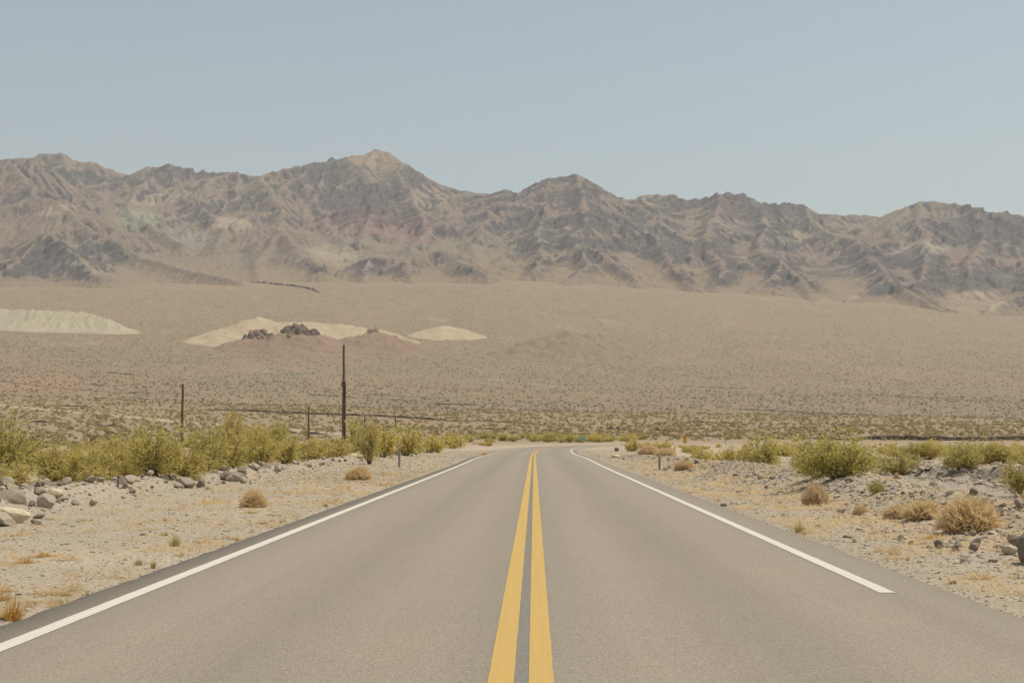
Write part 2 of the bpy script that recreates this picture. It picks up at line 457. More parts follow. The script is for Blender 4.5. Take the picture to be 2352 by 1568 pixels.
def erode(Z, batches, n, steps, rng, rate=.30, inertia=.25):
    Z = Z.copy(); ny, nx = Z.shape
    for _ in range(batches):
        x = rng.random(n) * (nx - 3) + 1; y = rng.random(n) * (ny - 3) + 1
        vx = np.zeros(n); vy = np.zeros(n); sed = np.zeros(n); vel = np.ones(n); wat = np.ones(n)
        for s in range(steps):
            i = x.astype(int); j = y.astype(int); u = x - i; v = y - j
            a = Z[j, i]; b = Z[j, i + 1]; c = Z[j + 1, i]; d = Z[j + 1, i + 1]
            gx = (b - a) * (1 - v) + (d - c) * v; gy = (c - a) * (1 - u) + (d - b) * u
            z0 = a * (1 - u) * (1 - v) + b * u * (1 - v) + c * (1 - u) * v + d * u * v
            vx = vx * inertia - gx * (1 - inertia); vy = vy * inertia - gy * (1 - inertia)
            l = np.hypot(vx, vy) + 1e-9; vx /= l; vy /= l
            x2 = np.clip(x + vx, 1, nx - 2.01); y2 = np.clip(y + vy, 1, ny - 2.01)
            i2 = x2.astype(int); j2 = y2.astype(int); u2 = x2 - i2; v2 = y2 - j2
            z1 = Z[j2, i2] * (1 - u2) * (1 - v2) + Z[j2, i2 + 1] * u2 * (1 - v2) + Z[j2 + 1, i2] * (1 - u2) * v2 + Z[j2 + 1, i2 + 1] * u2 * v2
            dz = z1 - z0
            cap = np.maximum(-dz, .01) * vel * wat * 1.6
            dep = np.where(dz > 0, np.minimum(dz, sed), np.where(sed > cap, (sed - cap) * .05, -np.minimum((cap - sed) * rate, -np.minimum(dz, 0))))
            sed -= dep
            acc = np.zeros(Z.size)
            for (jj, ii, w) in ((j, i, (1 - u) * (1 - v)), (j, i + 1, u * (1 - v)), (j + 1, i, (1 - u) * v), (j + 1, i + 1, u * v)):
                acc += np.bincount(jj * nx + ii, dep * w, Z.size)
            Z += np.clip(acc, -.7, .5).reshape(Z.shape)
            vel = np.sqrt(np.maximum(vel * vel - dz * .15, .05)).clip(0, 4); wat *= .975
            x, y = x2, y2
    return Z

def build_mountains():
    rng = np.random.default_rng(3)
    Z = crest_field(mgx, mgy, rng)
    FN = fan(MXX, MYY)
    FM = FN + .10 * np.maximum(MYY - 3180 - 60 * fbm(MXX / 260, MYY / 400, 65, 3), 0) * sstep(6100, 4700, MYY)
    hgt = np.clip(Z - FM, 0, 400)
    m = sstep(0, 90, hgt) + .6 * sstep(3300, 3700, MYY) * sstep(90, 0, hgt)
    Z = np.maximum(Z, FM - 60)
    Z = Z + m * (14 * (ridged(MXX / 260, MYY / 260, 71, 3) - .62) + 5 * (ridged(MXX / 70, MYY / 70, 75, 2) - .62))
    k = 11.0                                             # soft meeting with the fan
    hh = np.clip(.5 + .5 * (Z - FM) / k, 0, 1)
    Zs = FM * (1 - hh) + Z * hh + k * hh * (1 - hh)
    Zs = erode(Zs, 14, 40000, 40, rng, .25)
    return Zs, FN

MZ, MFAN = build_mountains()

# rows and columns of the mesh, densest where the camera looks
m_az = np.tan(np.linspace(-27.5, 27.5, 1500) * math.pi / 180)
m_d = np.concatenate([np.linspace(2760, 5200, 520), np.linspace(5215, 6100, 60)])
AZ, DD = np.meshgrid(m_az, m_d)
mX = AZ * DD; mY = DD
mz = bilin(MZ, MX0, MY0, MST, mX, mY); mfan = fan(mX, mY)

# slope and curvature from the coarse grid
gy_, gx_ = np.gradient(MZ, MST)
SL = np.hypot(gx_, gy_); CUR = blur(MZ, 22) - MZ
msl = bilin(SL, MX0, MY0, MST, mX, mY); mcur = bilin(CUR, MX0, MY0, MST, mX, mY)
above = mz - mfan
# beds of harder rock dip to the left: bands in a tilted height
bed = mz * 1.0 - .42 * mX + .25 * mY + 60 * fbm(mX / 500, mY / 500, 81, 3)
band = ridged(bed / 95, mX / 900, 83, 3); band2 = ridged(bed / 42 + .4 * fbm(mX / 160, mz / 90, 85, 2), mX / 420, 84, 2)
east = sstep(1000, 1250, mX / mY * F_PX + CX)
rockn = 1.15 * fbm(mX / 430, mz / 210, 87, 4) + .30 * fbm(mX / 60, mz / 40 + mX / 150, 91, 3)
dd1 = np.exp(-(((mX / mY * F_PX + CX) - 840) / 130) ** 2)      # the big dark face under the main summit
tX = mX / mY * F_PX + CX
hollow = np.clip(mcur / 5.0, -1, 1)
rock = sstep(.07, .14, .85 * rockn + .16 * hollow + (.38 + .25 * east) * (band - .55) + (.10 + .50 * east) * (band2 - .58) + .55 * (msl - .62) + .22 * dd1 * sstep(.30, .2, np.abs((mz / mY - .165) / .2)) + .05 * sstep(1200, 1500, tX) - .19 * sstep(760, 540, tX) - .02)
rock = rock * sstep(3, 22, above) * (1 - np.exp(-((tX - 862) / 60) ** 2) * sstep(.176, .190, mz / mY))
crag = ridged((mX + .9 * mz) / 46, (mY - .5 * mz) / 46, 95, 3) - .55
crag2 = ridged((bed) / 17, mX / 150, 99, 3) - .6
LB = 34.0; fr = (bed / LB) % 1.0; fr2 = (bed / 13.0 + .5 * fbm(mX / 70, mY / 70, 109, 2)) % 1.0
terr = (sstep(.28, .52, fr) - fr) * LB; terr2 = (sstep(.3, .6, fr2) - fr2) * 13
mz2 = mz + rock * (.55 * terr * (.6 + .8 * fbm(mX / 130, mY / 130, 108, 2)) + .35 * terr2 + 2 * crag + 1.0 * crag2) + sstep(3, 30, above) * (1.8 * fbm(mX / 14, mY / 14, 103, 3) + 2.5 * fbm(mX / 34, mY / 34, 105, 3))

# pull each column to the skyline it has in the photograph
SKY = [(-600,300),(-250,338),(0,366),(70,362),(85,356),(140,349),(172,372),(210,371),(245,385),(285,404),(340,383),(400,379),(440,388),(463,397),(475,391),(490,397),(545,395),(580,405),(600,403),(640,391),(700,378),(760,366),(820,358),(865,344),(890,348),(915,366),(960,393),(1000,419),(1060,440),(1100,441),(1120,447),(1140,440),(1160,432),(1175,441),(1190,446),(1220,424),(1260,408),(1290,406),(1325,401),(1350,410),(1385,432),(1420,455),(1440,460),(1480,447),(1520,447),(1550,450),(1580,456),(1600,460),(1650,444),(1690,443),(1720,450),(1740,462),(1760,468),(1800,466),(1840,468),(1880,492),(1930,494),(1980,494),(2030,496),(2070,478),(2120,462),(2160,463),(2200,469),(2240,474),(2270,487),(2310,487),(2352,497),(2500,520),(2900,540)]
sx, sy = np.array(SKY).T
def elev_of(py): 
    y = (CY - py) / F_PX; return (SP + y * CP) / (CP - y * SP)
cols_px = CX + m_az * F_PX * (CP - SP * .11)            # columns are nearly straight up and down
craggy = np.interp(cols_px, [0, 600, 700, 860, 900, 1060, 1250, 1330, 1420, 1560, 1620, 1760, 1900, 2060, 2352], [.5, .4, 1.2, .2, 1.3, 1.2, 1.3, 1.5, .7, 1.2, 3.0, 2.6, 1.2, 1.3, 1.6])
want = elev_of(np.interp(cols_px, sx, sy) + craggy * (3.2 * fbm(cols_px / 26, cols_px * 0, 181, 3) + 1.8 * fbm(cols_px / 7, cols_px * 0, 185, 2)))
el = (mz2 - CAM_Z) / mY
have = el.max(0)
base_el = (mfan - CAM_Z) / mY
peak_i = el.argmax(0)
bz = base_el[peak_i, np.arange(len(m_az))]
ratio = (want - bz) / (have - bz + 1e-6)
ratio = np.clip(ratio, .7, 1.7)
kk = np.exp(-np.linspace(-2, 2, 45) ** 2); kk /= kk.sum()
ratio = np.convolve(np.pad(ratio, 22, mode='edge'), kk, 'valid')
lift = sstep(3300, 4300, mY)
mz3 = mfan + (mz2 - mfan) * (1 + (ratio[None] - 1) * (.25 + .75 * lift))
under = 4.0 * (1 - sstep(3250, 3500, mY))
mz3 = np.where(above < 3, np.minimum(mz3, mfan + above) , mz3)
mz3 = mz3 - under * sstep(5, 0, above) - 2.0 * sstep(2900, 2765, mY)

# rock and scree colours
def patch(cx, cy, rx, ry, soft=.5, ang=0, n=0):
    ex = (tX - cx); ey = (CY + 217 - (mz3 - CAM_Z) / mY * F_PX * 1.0 - cy)
    c, s = math.cos(ang), math.sin(ang)
    q = np.sqrt(((ex * c + ey * s) / rx) ** 2 + ((-ex * s + ey * c) / ry) ** 2) + .55 * fbm(mX / 110, mz / 70, 110 + n, 4)
    return sstep(1 + soft, 1 - soft, q)
def lay(C, w, c): return C * (1 - w[..., None]) + np.array(c) * w[..., None]
scree = np.array([.222, .172, .137])
C = np.broadcast_to(scree, mX.shape + (3,)).copy()
hue = fbm(mX / 600, mz / 300, 121, 4)
C = lay(C, sstep(.05, .5, hue) * .8, (.212, .156, .130))
C = lay(C, sstep(.0, -.5, hue) * .7, (.225, .194, .148))
C = lay(C, sstep(.15, .6, fbm(mX / 200, mz / 90, 125, 4)) * .6, (.305, .248, .185))
for (a, b, c, d, col, w, ag) in [(310, 500, 45, 24, (.26, .27, .20), .8, 0), (430, 545, 60, 20, (.25, .26, .21), .55, .2), (350, 455, 60, 14, (.38, .30, .22), .7, -.1),
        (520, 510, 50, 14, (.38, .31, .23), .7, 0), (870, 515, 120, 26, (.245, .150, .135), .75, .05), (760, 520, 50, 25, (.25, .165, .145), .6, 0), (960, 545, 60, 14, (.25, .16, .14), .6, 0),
        (770, 585, 70, 22, (.37, .31, .22), .7, .3), (865, 362, 90, 26, (.31, .24, .165), .8, 0), (990, 455, 40, 26, (.34, .275, .19), .6, .3),
        (2240, 692, 55, 27, (.50, .42, .29), .95, 0), (2190, 655, 40, 25, (.36, .28, .21), .7, 0), (2130, 570, 70, 18, (.36, .32, .24), .7, -.1), (2310, 640, 50, 14, (.36, .31, .24), .6, .2),
        (1665, 470, 40, 22, (.215, .150, .125), .8, 0), (1830, 545, 40, 16, (.36, .29, .225), .6, 0), (1490, 458, 35, 9, (.32, .29, .21), .7, 0), (1750, 470, 40, 12, (.34, .31, .24), .7, .3),
        (1940, 690, 40, 9, (.40, .33, .25), .7, -.2), (120, 480, 40, 10, (.38, .31, .23), .6, -.2), (1700, 505, 60, 12, (.35, .27, .22), .5, 0), (180, 610, 60, 14, (.34, .28, .20), .5, .2)]:
    C = lay(C, patch(a, b, c, d, .35, ag, int(a) % 7) * w, col)
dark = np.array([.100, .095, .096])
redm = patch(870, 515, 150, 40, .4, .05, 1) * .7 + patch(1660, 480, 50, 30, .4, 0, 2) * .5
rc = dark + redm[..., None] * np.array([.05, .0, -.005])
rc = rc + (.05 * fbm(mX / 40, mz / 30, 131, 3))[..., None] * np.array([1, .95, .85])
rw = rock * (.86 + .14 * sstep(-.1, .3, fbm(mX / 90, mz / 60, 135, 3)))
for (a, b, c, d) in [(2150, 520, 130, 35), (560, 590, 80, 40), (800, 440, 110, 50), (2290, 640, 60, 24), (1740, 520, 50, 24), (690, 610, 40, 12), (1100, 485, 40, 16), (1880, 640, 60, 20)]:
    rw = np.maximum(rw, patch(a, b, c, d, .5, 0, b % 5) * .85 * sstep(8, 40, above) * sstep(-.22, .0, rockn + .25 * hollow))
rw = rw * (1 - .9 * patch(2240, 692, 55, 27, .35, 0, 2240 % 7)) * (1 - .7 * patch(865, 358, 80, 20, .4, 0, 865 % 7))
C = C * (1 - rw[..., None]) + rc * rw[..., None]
C = C * (1 + .12 * fbm(mX / 12, mY / 12, 141, 2))[..., None]
fanc = np.array([.248, .187, .126])
mFM = mfan + .10 * np.maximum(mY - 3180 - 60 * fbm(mX / 260, mY / 400, 65, 3), 0) * sstep(6100, 4700, mY)
fanw = sstep(17, 2, mz - mFM + 6 * fbm(mX / 60, mY / 60, 67, 3)) * sstep(3800, 3300, mY)
C = lay(C, fanw * .85, fanc)
C = lay(C, sstep(9, 0, above) * .95, fanc)
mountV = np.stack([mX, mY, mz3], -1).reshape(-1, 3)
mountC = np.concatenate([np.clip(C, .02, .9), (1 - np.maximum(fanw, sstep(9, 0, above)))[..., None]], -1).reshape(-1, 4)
# ------------------------------------------------------------------ materials
def m_mountain():
    n = NT('mountain_rock'); p = n.pos(); c = n.attr(); bare = c.node.outputs['Alpha']
    f1 = n.noise(p, .045, 6, .65); f2 = n.noise(n.mapp(p, (.02, .02, .07), (.0, .35, 0)), 1.0, 5, .6)
    c = n.mix(n.math('MULTIPLY', bare, n.ramp(f1, ((.38, .0), (.64, .75)))), c, n.mix(1.0, c, (.68, .68, .69), 'MULTIPLY'))
    c = n.mix(n.math('MULTIPLY', bare, n.ramp(f2, ((.48, .0), (.68, .7)))), c, n.mix(1.0, c, (1.22, 1.17, 1.10), 'MULTIPLY'))
    n.color(c); n.b.inputs['Roughness'].default_value = 1.0
    n.normal(n.bump(n.noise(p, .09, 7, .7), .8, 9.0)); return n.m

def m_ground():
    n = NT('desert_ground'); p = n.pos(); c = n.attr()
    geo = n.sep(p); dist = n.math('SQRT', n.math('ADD', n.math('MULTIPLY', geo[0], geo[0]), n.math('MULTIPLY', geo[1], geo[1])))
    nearw = n.ramp(dist, ((45, 1.0), (110, 0.0)))
    midw = n.ramp(dist, ((240, 0.0), (420, 1.0)))
    # pebbles underfoot
    v = n.vor(p, 38.0); vc = n.vor(p, 38.0, out='Color'); v2 = n.vor(p, 95.0, out='Color')
    peb = n.mix(.5, vc, v2)
    pv = n.sep(peb)[0]
    shade = n.ramp(pv, ((.15, .72), (.85, 1.28)))
    cn = n.mix(1.0, c, shade, 'MULTIPLY')
    c1 = n.mix(n.math('MULTIPLY', nearw, .8), c, cn)
    blot = n.noise(p, .7, 6, .7)
    c1 = n.mix(n.ramp(blot, ((.52, 0), (.72, .45))), c1, n.mix(1.0, c1, (.80, .76, .72), 'MULTIPLY'))
    c1 = n.mix(n.ramp(n.noise(p, 2.2, 5, .7), ((.50, 0), (.75, .5))), c1, n.mix(1.0, c1, (1.20, 1.17, 1.12), 'MULTIPLY'))
    # farther off: stony patches, small plants too small to tell apart
    f = n.noise(p, .16, 6, .7); f2 = n.noise(p, .55, 3, .6)
    c2 = n.mix(n.ramp(f, ((.42, 0), (.66, .55))), c1, n.mix(1.0, c1, (.78, .76, .74), 'MULTIPLY'))
    c2 = n.mix(n.ramp(f2, ((.55, 0), (.64, .65))), c2, (.165, .140, .085))
    c1 = n.mix(midw, c1, c2)
    n.color(c1); n.b.inputs['Roughness'].default_value = 1.0
    hgt = n.mix(.5, v, n.noise(p, 30, 3, .6))
    b1 = n.bump(hgt, .55, .02); b2 = n.bump(n.noise(p, 3.5, 5, .65), .5, .10, b1)
    n.normal(b2); return n.m

def m_asphalt():
    n = NT('asphalt'); uv = n.uv(); p = n.pos(); s = n.sep(uv)
    base = (.268, .228, .180)
    lane = n.math('ABSOLUTE', s[0])
    # wheel paths polished pale either side of a darker oil strip in mid lane
    wp = n.math('ABSOLUTE', n.math('SUBTRACT', lane, 1.85))
    wob = n.noise(n.mapp(uv, (.5, .02, 1)), 1.0, 3)
    wp = n.math('ADD', wp, n.math('MULTIPLY', n.math('SUBTRACT', wob, .5), .8))
    c = n.mix(n.ramp(wp, ((.0, .55), (.8, 0))), base, (.205, .174, .140))
    edge = n.ramp(n.math('ADD', lane, n.math('MULTIPLY', n.math('SUBTRACT', wob, .5), .25)), ((3.1, 0), (3.9, .45)))
    c = n.mix(edge, c, (.185, .158, .132))
    mid = n.ramp(lane, ((.05, .5), (.75, 0)))
    c = n.mix(mid, c, (.20, .175, .148))
    c = n.mix(n.ramp(lane, ((.04, .85), (.10, 0))), c, (.185, .172, .152))
    streak = n.noise(n.mapp(uv, (2.4, .035, 1)), 1.0, 5, .6)
    c = n.mix(n.ramp(streak, ((.45, 0), (.75, .4))), c, n.mix(1.0, c, (.86, .83, .80), 'MULTIPLY'))
    blot = n.noise(p, .35, 5, .6)
    c = n.mix(n.ramp(blot, ((.45, 0), (.7, .35))), c, n.mix(1.0, c, (1.10, 1.07, 1.04), 'MULTIPLY'))
    g = n.vor(p, 95.0, out='Color'); gv = n.sep(g)[0]
    c = n.mix(.55, c, n.mix(1.0, c, n.ramp(gv, ((.0, .55), (1.0, 1.45))), 'MULTIPLY'))
    g2 = n.noise(p, 260, 2, .6)
    c = n.mix(.4, c, n.mix(1.0, c, n.ramp(g2, ((.3, .6), (.7, 1.4))), 'MULTIPLY'))
    n.color(c); n.b.inputs['Roughness'].default_value = .88; n.b.inputs['Specular IOR Level'].default_value = .25
    n.normal(n.bump(n.vor(p, 95.0), .5, .006)); return n.m

def m_paint(name, col, dusty, wearcol):
    n = NT(name); uv = n.uv(); p = n.pos()
    c = n.mix(n.ramp(n.noise(n.mapp(uv, (26, .30, 1)), 1.0, 6, .7), ((.42, 0), (.70, .75))), col, dusty)
    w = n.noise(p, 24, 6, .75); big = n.noise(p, .8, 3)
    c = n.mix(n.math('MULTIPLY', n.ramp(w, ((.57, 0), (.66, .85))), n.ramp(big, ((.35, .25), (.65, 1)))), c, wearcol)
    c = n.mix(.5, c, n.mix(1.0, c, n.ramp(n.noise(p, 150, 3, .6), ((.3, .78), (.7, 1.22))), 'MULTIPLY'))
    n.color(c); n.b.inputs['Roughness'].default_value = .8
    n.normal(n.bump(n.vor(p, 95.0), .3, .004)); return n.m

def m_rock(name, cols, sc=3.0):
    n = NT(name); p = n.objco(); r = n.rnd()
    c = n.mix(n.ramp(n.noise(p, sc, 5, .65), ((.35, 0), (.65, 1))), cols[0], cols[1])
    c = n.mix(n.ramp(n.noise(p, sc * 4, 4, .7), ((.52, 0), (.72, .6))), c, cols[2])
    c = n.mix(.8, c, n.mix(1.0, c, n.ramp(r, ((0, .62), (1, 1.30))), 'MULTIPLY'))
    n.color(c); n.b.inputs['Roughness'].default_value = .95
    n.normal(n.bump(n.noise(p, sc * 6, 6, .7), .5, .04)); return n.m

def m_stone_mix(name, lo, hi):
    n = NT(name); g = n.t.nodes.new('ShaderNodeNewGeometry')
    r = g.outputs['Random Per Island']
    w = n.t.nodes.new('ShaderNodeTexWhiteNoise'); w.noise_dimensions = '1D'; n.t.links.new(r, w.inputs['W'])
    c = n.mix(r, lo, hi); 
    c = n.mix(n.ramp(w.outputs['Value'], ((.80, 0), (1, .6))), c, (hi[0] * 1.18, hi[1] * 1.16, hi[2] * 1.12))
    c = n.mix(n.ramp(w.outputs['Value'], ((.0, .6), (.15, 0))), c, (lo[0] * .62, lo[1] * .60, lo[2] * .60))
    n.color(c); return n.m

def m_leaf(name, a, b, dry, trans=.28, isl=True):
    n = NT(name); g = n.t.nodes.new('ShaderNodeNewGeometry'); r = g.outputs['Random Per Island']
    orr = n.rnd()
    c = n.mix(r, a, b)
    w = n.t.nodes.new('ShaderNodeTexWhiteNoise'); w.noise_dimensions = '1D'; n.t.links.new(r, w.inputs['W'])
    c = n.mix(n.ramp(w.outputs['Value'], ((.80, 0), (1, .8))), c, dry)
    c = n.mix(n.ramp(orr, ((0, .0), (1, .42))), c, dry)
    n.color(c); n.b.inputs['Roughness'].default_value = .75
    tr = n.t.nodes.new('ShaderNodeBsdfTranslucent'); n.t.links.new(c if not isinstance(c, tuple) else c, tr.inputs['Color'])
    mx = n.t.nodes.new('ShaderNodeMixShader'); mx.inputs[0].default_value = trans
    n.t.links.new(n.b.outputs[0], mx.inputs[1]); n.t.links.new(tr.outputs[0], mx.inputs[2])
    n.t.links.new(mx.outputs[0], n.out.inputs['Surface']); return n.m

def m_plain(name, col, rough=.8, metal=0.0, var=.25, sc=8.0):
    n = NT(name); p = n.objco()
    c = n.mix(n.ramp(n.noise(p, sc, 5, .65), ((.3, 0), (.75, 1))), col, tuple(x * (1 - var) for x in col))
    n.color(c); n.b.inputs['Roughness'].default_value = rough; n.b.inputs['Metallic'].default_value = metal; return n.m

def m_wood():
    n = NT('weathered_pole_wood'); p = n.objco()
    g = n.noise(n.mapp(p, (9, 9, .35)), 1.6, 6, .65)
    c = n.mix(n.ramp(g, ((.3, 0), (.7, 1))), (.085, .052, .032), (.19, .125, .082))
    n.color(c); n.normal(n.bump(g, .5, .02)); return n.m

def m_mound(name, lo, hi, streak=(.0, .0, .0), dark=None):
    n = NT(name); p = n.pos(); c = n.mix(n.ramp(n.noise(p, .03, 6, .65), ((.35, 0), (.65, 1))), lo, hi)
    c = n.mix(n.ramp(n.noise(p, .16, 6, .7), ((.5, 0), (.75, .5))), c, n.mix(1.0, c, (.82, .79, .75), 'MULTIPLY'))
    if dark: c = n.mix(n.ramp(n.noise(p, .26, 5, .7), ((.55, 0), (.66, .75))), c, dark)
    n.color(c); n.normal(n.bump(n.noise(p, .25, 6, .7), .5, 2.0)); return n.m

M = {}
M['mountain'] = m_mountain(); M['ground'] = m_ground(); M['asphalt'] = m_asphalt()
M['white'] = m_paint('white_road_paint', (.56, .53, .46), (.48, .445, .38), (.30, .265, .22))
M['yellow'] = m_paint('yellow_road_paint', (.475, .315, .100), (.42, .285, .12), (.32, .25, .15))
M['ghost'] = m_paint('worn_old_paint', (.37, .31, .22), (.31, .265, .205), (.26, .22, .18))
M['rock_grey'] = m_rock('grey_rock', ((.36, .305, .24), (.29, .24, .185), (.44, .37, .285)))
M['rock_dark'] = m_rock('dark_rock', ((.25, .20, .155), (.19, .155, .122), (.30, .245, .19)))
M['rock_cream'] = m_rock('cream_rock', ((.56, .47, .33), (.46, .385, .275), (.62, .54, .42)))
M['rock_tan'] = m_rock('tan_rock', ((.40, .325, .255), (.32, .255, .20), (.47, .40, .325)))
M['gravel'] = m_stone_mix('gravel_stones', (.34, .285, .215), (.45, .38, .285))
M['rubble'] = m_stone_mix('rubble_stones', (.29, .245, .192), (.42, .355, .275))
M['leaf'] = m_leaf('creosote_leaf', (.50, .43, .115), (.68, .57, .19), (.62, .49, .22), .45)
M['leaf_dark'] = m_leaf('olive_leaf', (.42, .375, .10), (.60, .51, .16), (.58, .465, .21), .45)
M['stem'] = m_plain('grey_twig', (.165, .140, .115), .9)
M['straw'] = m_leaf('dry_straw', (.64, .49, .28), (.80, .64, .39), (.68, .54, .31), .5)
M['straw_red'] = m_leaf('reddish_straw', (.62, .46, .28), (.76, .60, .39), (.66, .52, .33), .5)
M['orange'] = m_leaf('orange_dry_weed', (.50, .27, .06), (.66, .41, .12), (.52, .36, .17), .3)
M['weed'] = m_leaf('yellow_green_weed', (.34, .29, .07), (.52, .42, .14), (.52, .40, .20), .3)
M['scrub'] = m_leaf('desert_scrub_leaf', (.265, .215, .095), (.40, .32, .135), (.40, .305, .16), .4)
M['scrub_far'] = m_leaf('grey_scrub_leaf', (.215, .182, .125), (.255, .212, .148), (.26, .21, .145), .45)
M['wood'] = m_wood()
M['metal'] = m_plain('grey_galvanised_metal', (.30, .28, .25), .6, .2)
M['reflector'] = m_plain('white_reflector', (.62, .58, .54), .3, 0, .1)
M['sign_green'] = m_plain('green_sign_sheet', (.26, .45, .36), .45, 0, .12)
M['sign_yellow'] = m_plain('yellow_sign_sheet', (.70, .40, .035), .45, 0, .12)
M['sign_orange'] = m_plain('faded_orange_sheet', (.62, .33, .12), .5, 0, .15)
M['black'] = m_plain('black_sign_print', (.03, .025, .02), .6, 0, .1)
M['porcelain'] = m_plain('white_insulator', (.75, .72, .68), .35, 0, .05)
M['wire'] = m_plain('dark_cable', (.06, .05, .045), .6, .2)
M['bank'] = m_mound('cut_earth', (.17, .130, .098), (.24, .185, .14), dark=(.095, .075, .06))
M['track'] = m_mound('pale_dirt', (.40, .325, .24), (.36, .288, .21))
M['pale_hill'] = m_mound('pale_clay', (.325, .285, .205), (.365, .32, .23))
M['tan_hill'] = m_mound('tan_sand', (.345, .265, .175), (.40, .325, .225))
M['brown_hill'] = m_mound('reddish_scree', (.205, .140, .098), (.248, .174, .122), dark=(.19, .145, .118))
M['dull_hill'] = m_mound('brown_scree', (.205, .158, .108), (.24, .184, .126), dark=(.125, .10, .08))
M['crag'] = m_rock('crag_rock', ((.205, .140, .103), (.155, .108, .082), (.26, .185, .135)), .12)
# ------------------------------------------------------------------ ground sheet
az1 = np.radians(np.linspace(-25.5, 25.5, 830)); azl = np.radians(np.linspace(-180, -26.2, 90)); azr = np.radians(np.linspace(26.2, 178.2, 90))
g_az = np.concatenate([azl, az1, azr])
g_r = np.concatenate([np.linspace(.4, 6, 12)[:-1], np.geomspace(6, 330, 620), np.geomspace(334, 3650, 300)])
GA, GR = np.meshgrid(g_az, g_r)
gX = GR * np.sin(GA); gY = GR * np.cos(GA)
gZ = H(gX, gY)
u_, s_ = np.full(gX.shape, 99.0), np.zeros(gX.shape)
nm = (gY > -60) & (gY < 345) & (np.abs(gX) < 480)
u_[nm], s_[nm] = road_uv(gX[nm], gY[nm])
gravel = np.array([.338, .284, .217])
C = np.broadcast_to(gravel, gX.shape + (3,)).copy()
au = np.abs(u_)
C = lay(C, sstep(.05, .5, fbm(gX / 3, gY / 5, 201, 4)) * .45, (.435, .365, .275))
C = lay(C, sstep(.0, .45, fbm(gX / 6, gY / 9, 205, 4)) * .7 * sstep(4.7, 6, au), (.415, .305, .208))
# pinkish dust farther along the verges
C = lay(C, sstep(45, 110, gY) * .6 * sstep(4.8, 6, au), (.43, .332, .24))
bm = np.maximum(np.exp(-((u_ + 11.3) / 1.9) ** 2), np.exp(-((u_ - 8.0) / 1.9) ** 2))
C = lay(C, bm * .65, (.335, .283, .228))
C = lay(C, np.exp(-((u_ - 7.0) / 1.6) ** 2) * sstep(-.1, .3, fbm(gX / 1.7, gY / 3, 209, 3)) * .8, (.42, .30, .20))
wash = sstep(9.6, 11, u_) * sstep(20, 19, u_) * sstep(100, 85, gY) * (gY > 0)
C = lay(C, wash * .8, (.300, .262, .212))
C = lay(C, np.maximum(sstep(-12.5, -15, u_), sstep(20, 22, u_)) * (u_ < 90) * .8, (.375, .295, .22))
C = lay(C, sstep(70, 150, gY) * np.maximum(sstep(-13, -17, u_), sstep(21, 26, u_)) * .85, (.315, .240, .168))
rim = sstep(.9, .3, np.abs(u_ - 19.7 - 3.0 * fbm(gX / 11, gY / 14, 8, 3) + 2.2 * fbm(gX / 2.6, gY / 2.6, 3, 4))) * (gY < 98) * (gY > 0)
C = lay(C, rim * .7, (.22, .185, .148))
dist = np.hypot(gX, gY)
far = sstep(230, 340, dist)
plain = np.array([.282, .208, .142])
C = lay(C, far, plain)
C = lay(C, far * sstep(.0, .5, fbm(gX / 60, gY / 120, 211, 4)) * .6, (.280, .218, .138))
# the grey upper slope past the edge of the yellowish plain
edge = 760 + 60 * fbm(gX / 300, gY / 900, 215, 3) + .12 * gX
fan_w = sstep(edge - 25, edge + 25, dist)
C = lay(C, fan_w, (.240, .180, .120))
C = lay(C, fan_w * sstep(.02, .4, fbm(gX / 210 + gY / 900, gY / 600, 221, 4)) * .75, (.268, .192, .132))
C = lay(C, fan_w * sstep(.02, .4, fbm(gX / 160, gY / 300, 227, 4)) * .6, (.215, .178, .122))
pinkL = np.exp(-(((gX / np.maximum(gY, 1) * F_PX + CX) - 60) / 260) ** 2) * sstep(780, 900, gY) * sstep(1250, 1050, gY)
C = lay(C, pinkL * .7, (.290, .187, .130))
up = sstep(1500, 2700, dist)
C = lay(C, up * .6, (.246, .187, .128))
# stream marks running down the slope
chan = sstep(.80, .95, ridged(gX / 75 + gY / 260 + .5 * fbm(gX / 90, gY / 90, 233, 3), gY / 900, 231, 3))
C = lay(C, chan * sstep(340, 600, dist) * .6, (.30, .235, .168))
chan2 = sstep(.80, .93, ridged(gX / 130 - gY / 420 + .5 * fbm(gX / 90, gY / 90, 239, 3), gY / 700 + 9, 237, 3))
C = lay(C, chan2 * sstep(600, 1000, dist) * .85, (.200, .165, .115))
gV = np.stack([gX, gY, gZ], -1).reshape(-1, 3)
nr, nc = gX.shape
gF = grid_faces(nr, nc, True)[:, ::-1]
V = np.concatenate([gV, [[0, 0, float(gZ[0].mean())]]]); CC = np.concatenate([C.reshape(-1, 3), [gravel]])
me = mesh_np('ground', V, gF, True, np.clip(CC, .01, .9))
link('ground', me, M['ground'], kind='structure')

# ------------------------------------------------------------------ mountains
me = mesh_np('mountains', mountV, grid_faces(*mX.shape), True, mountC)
link('mountains', me, M['mountain'], kind='structure')

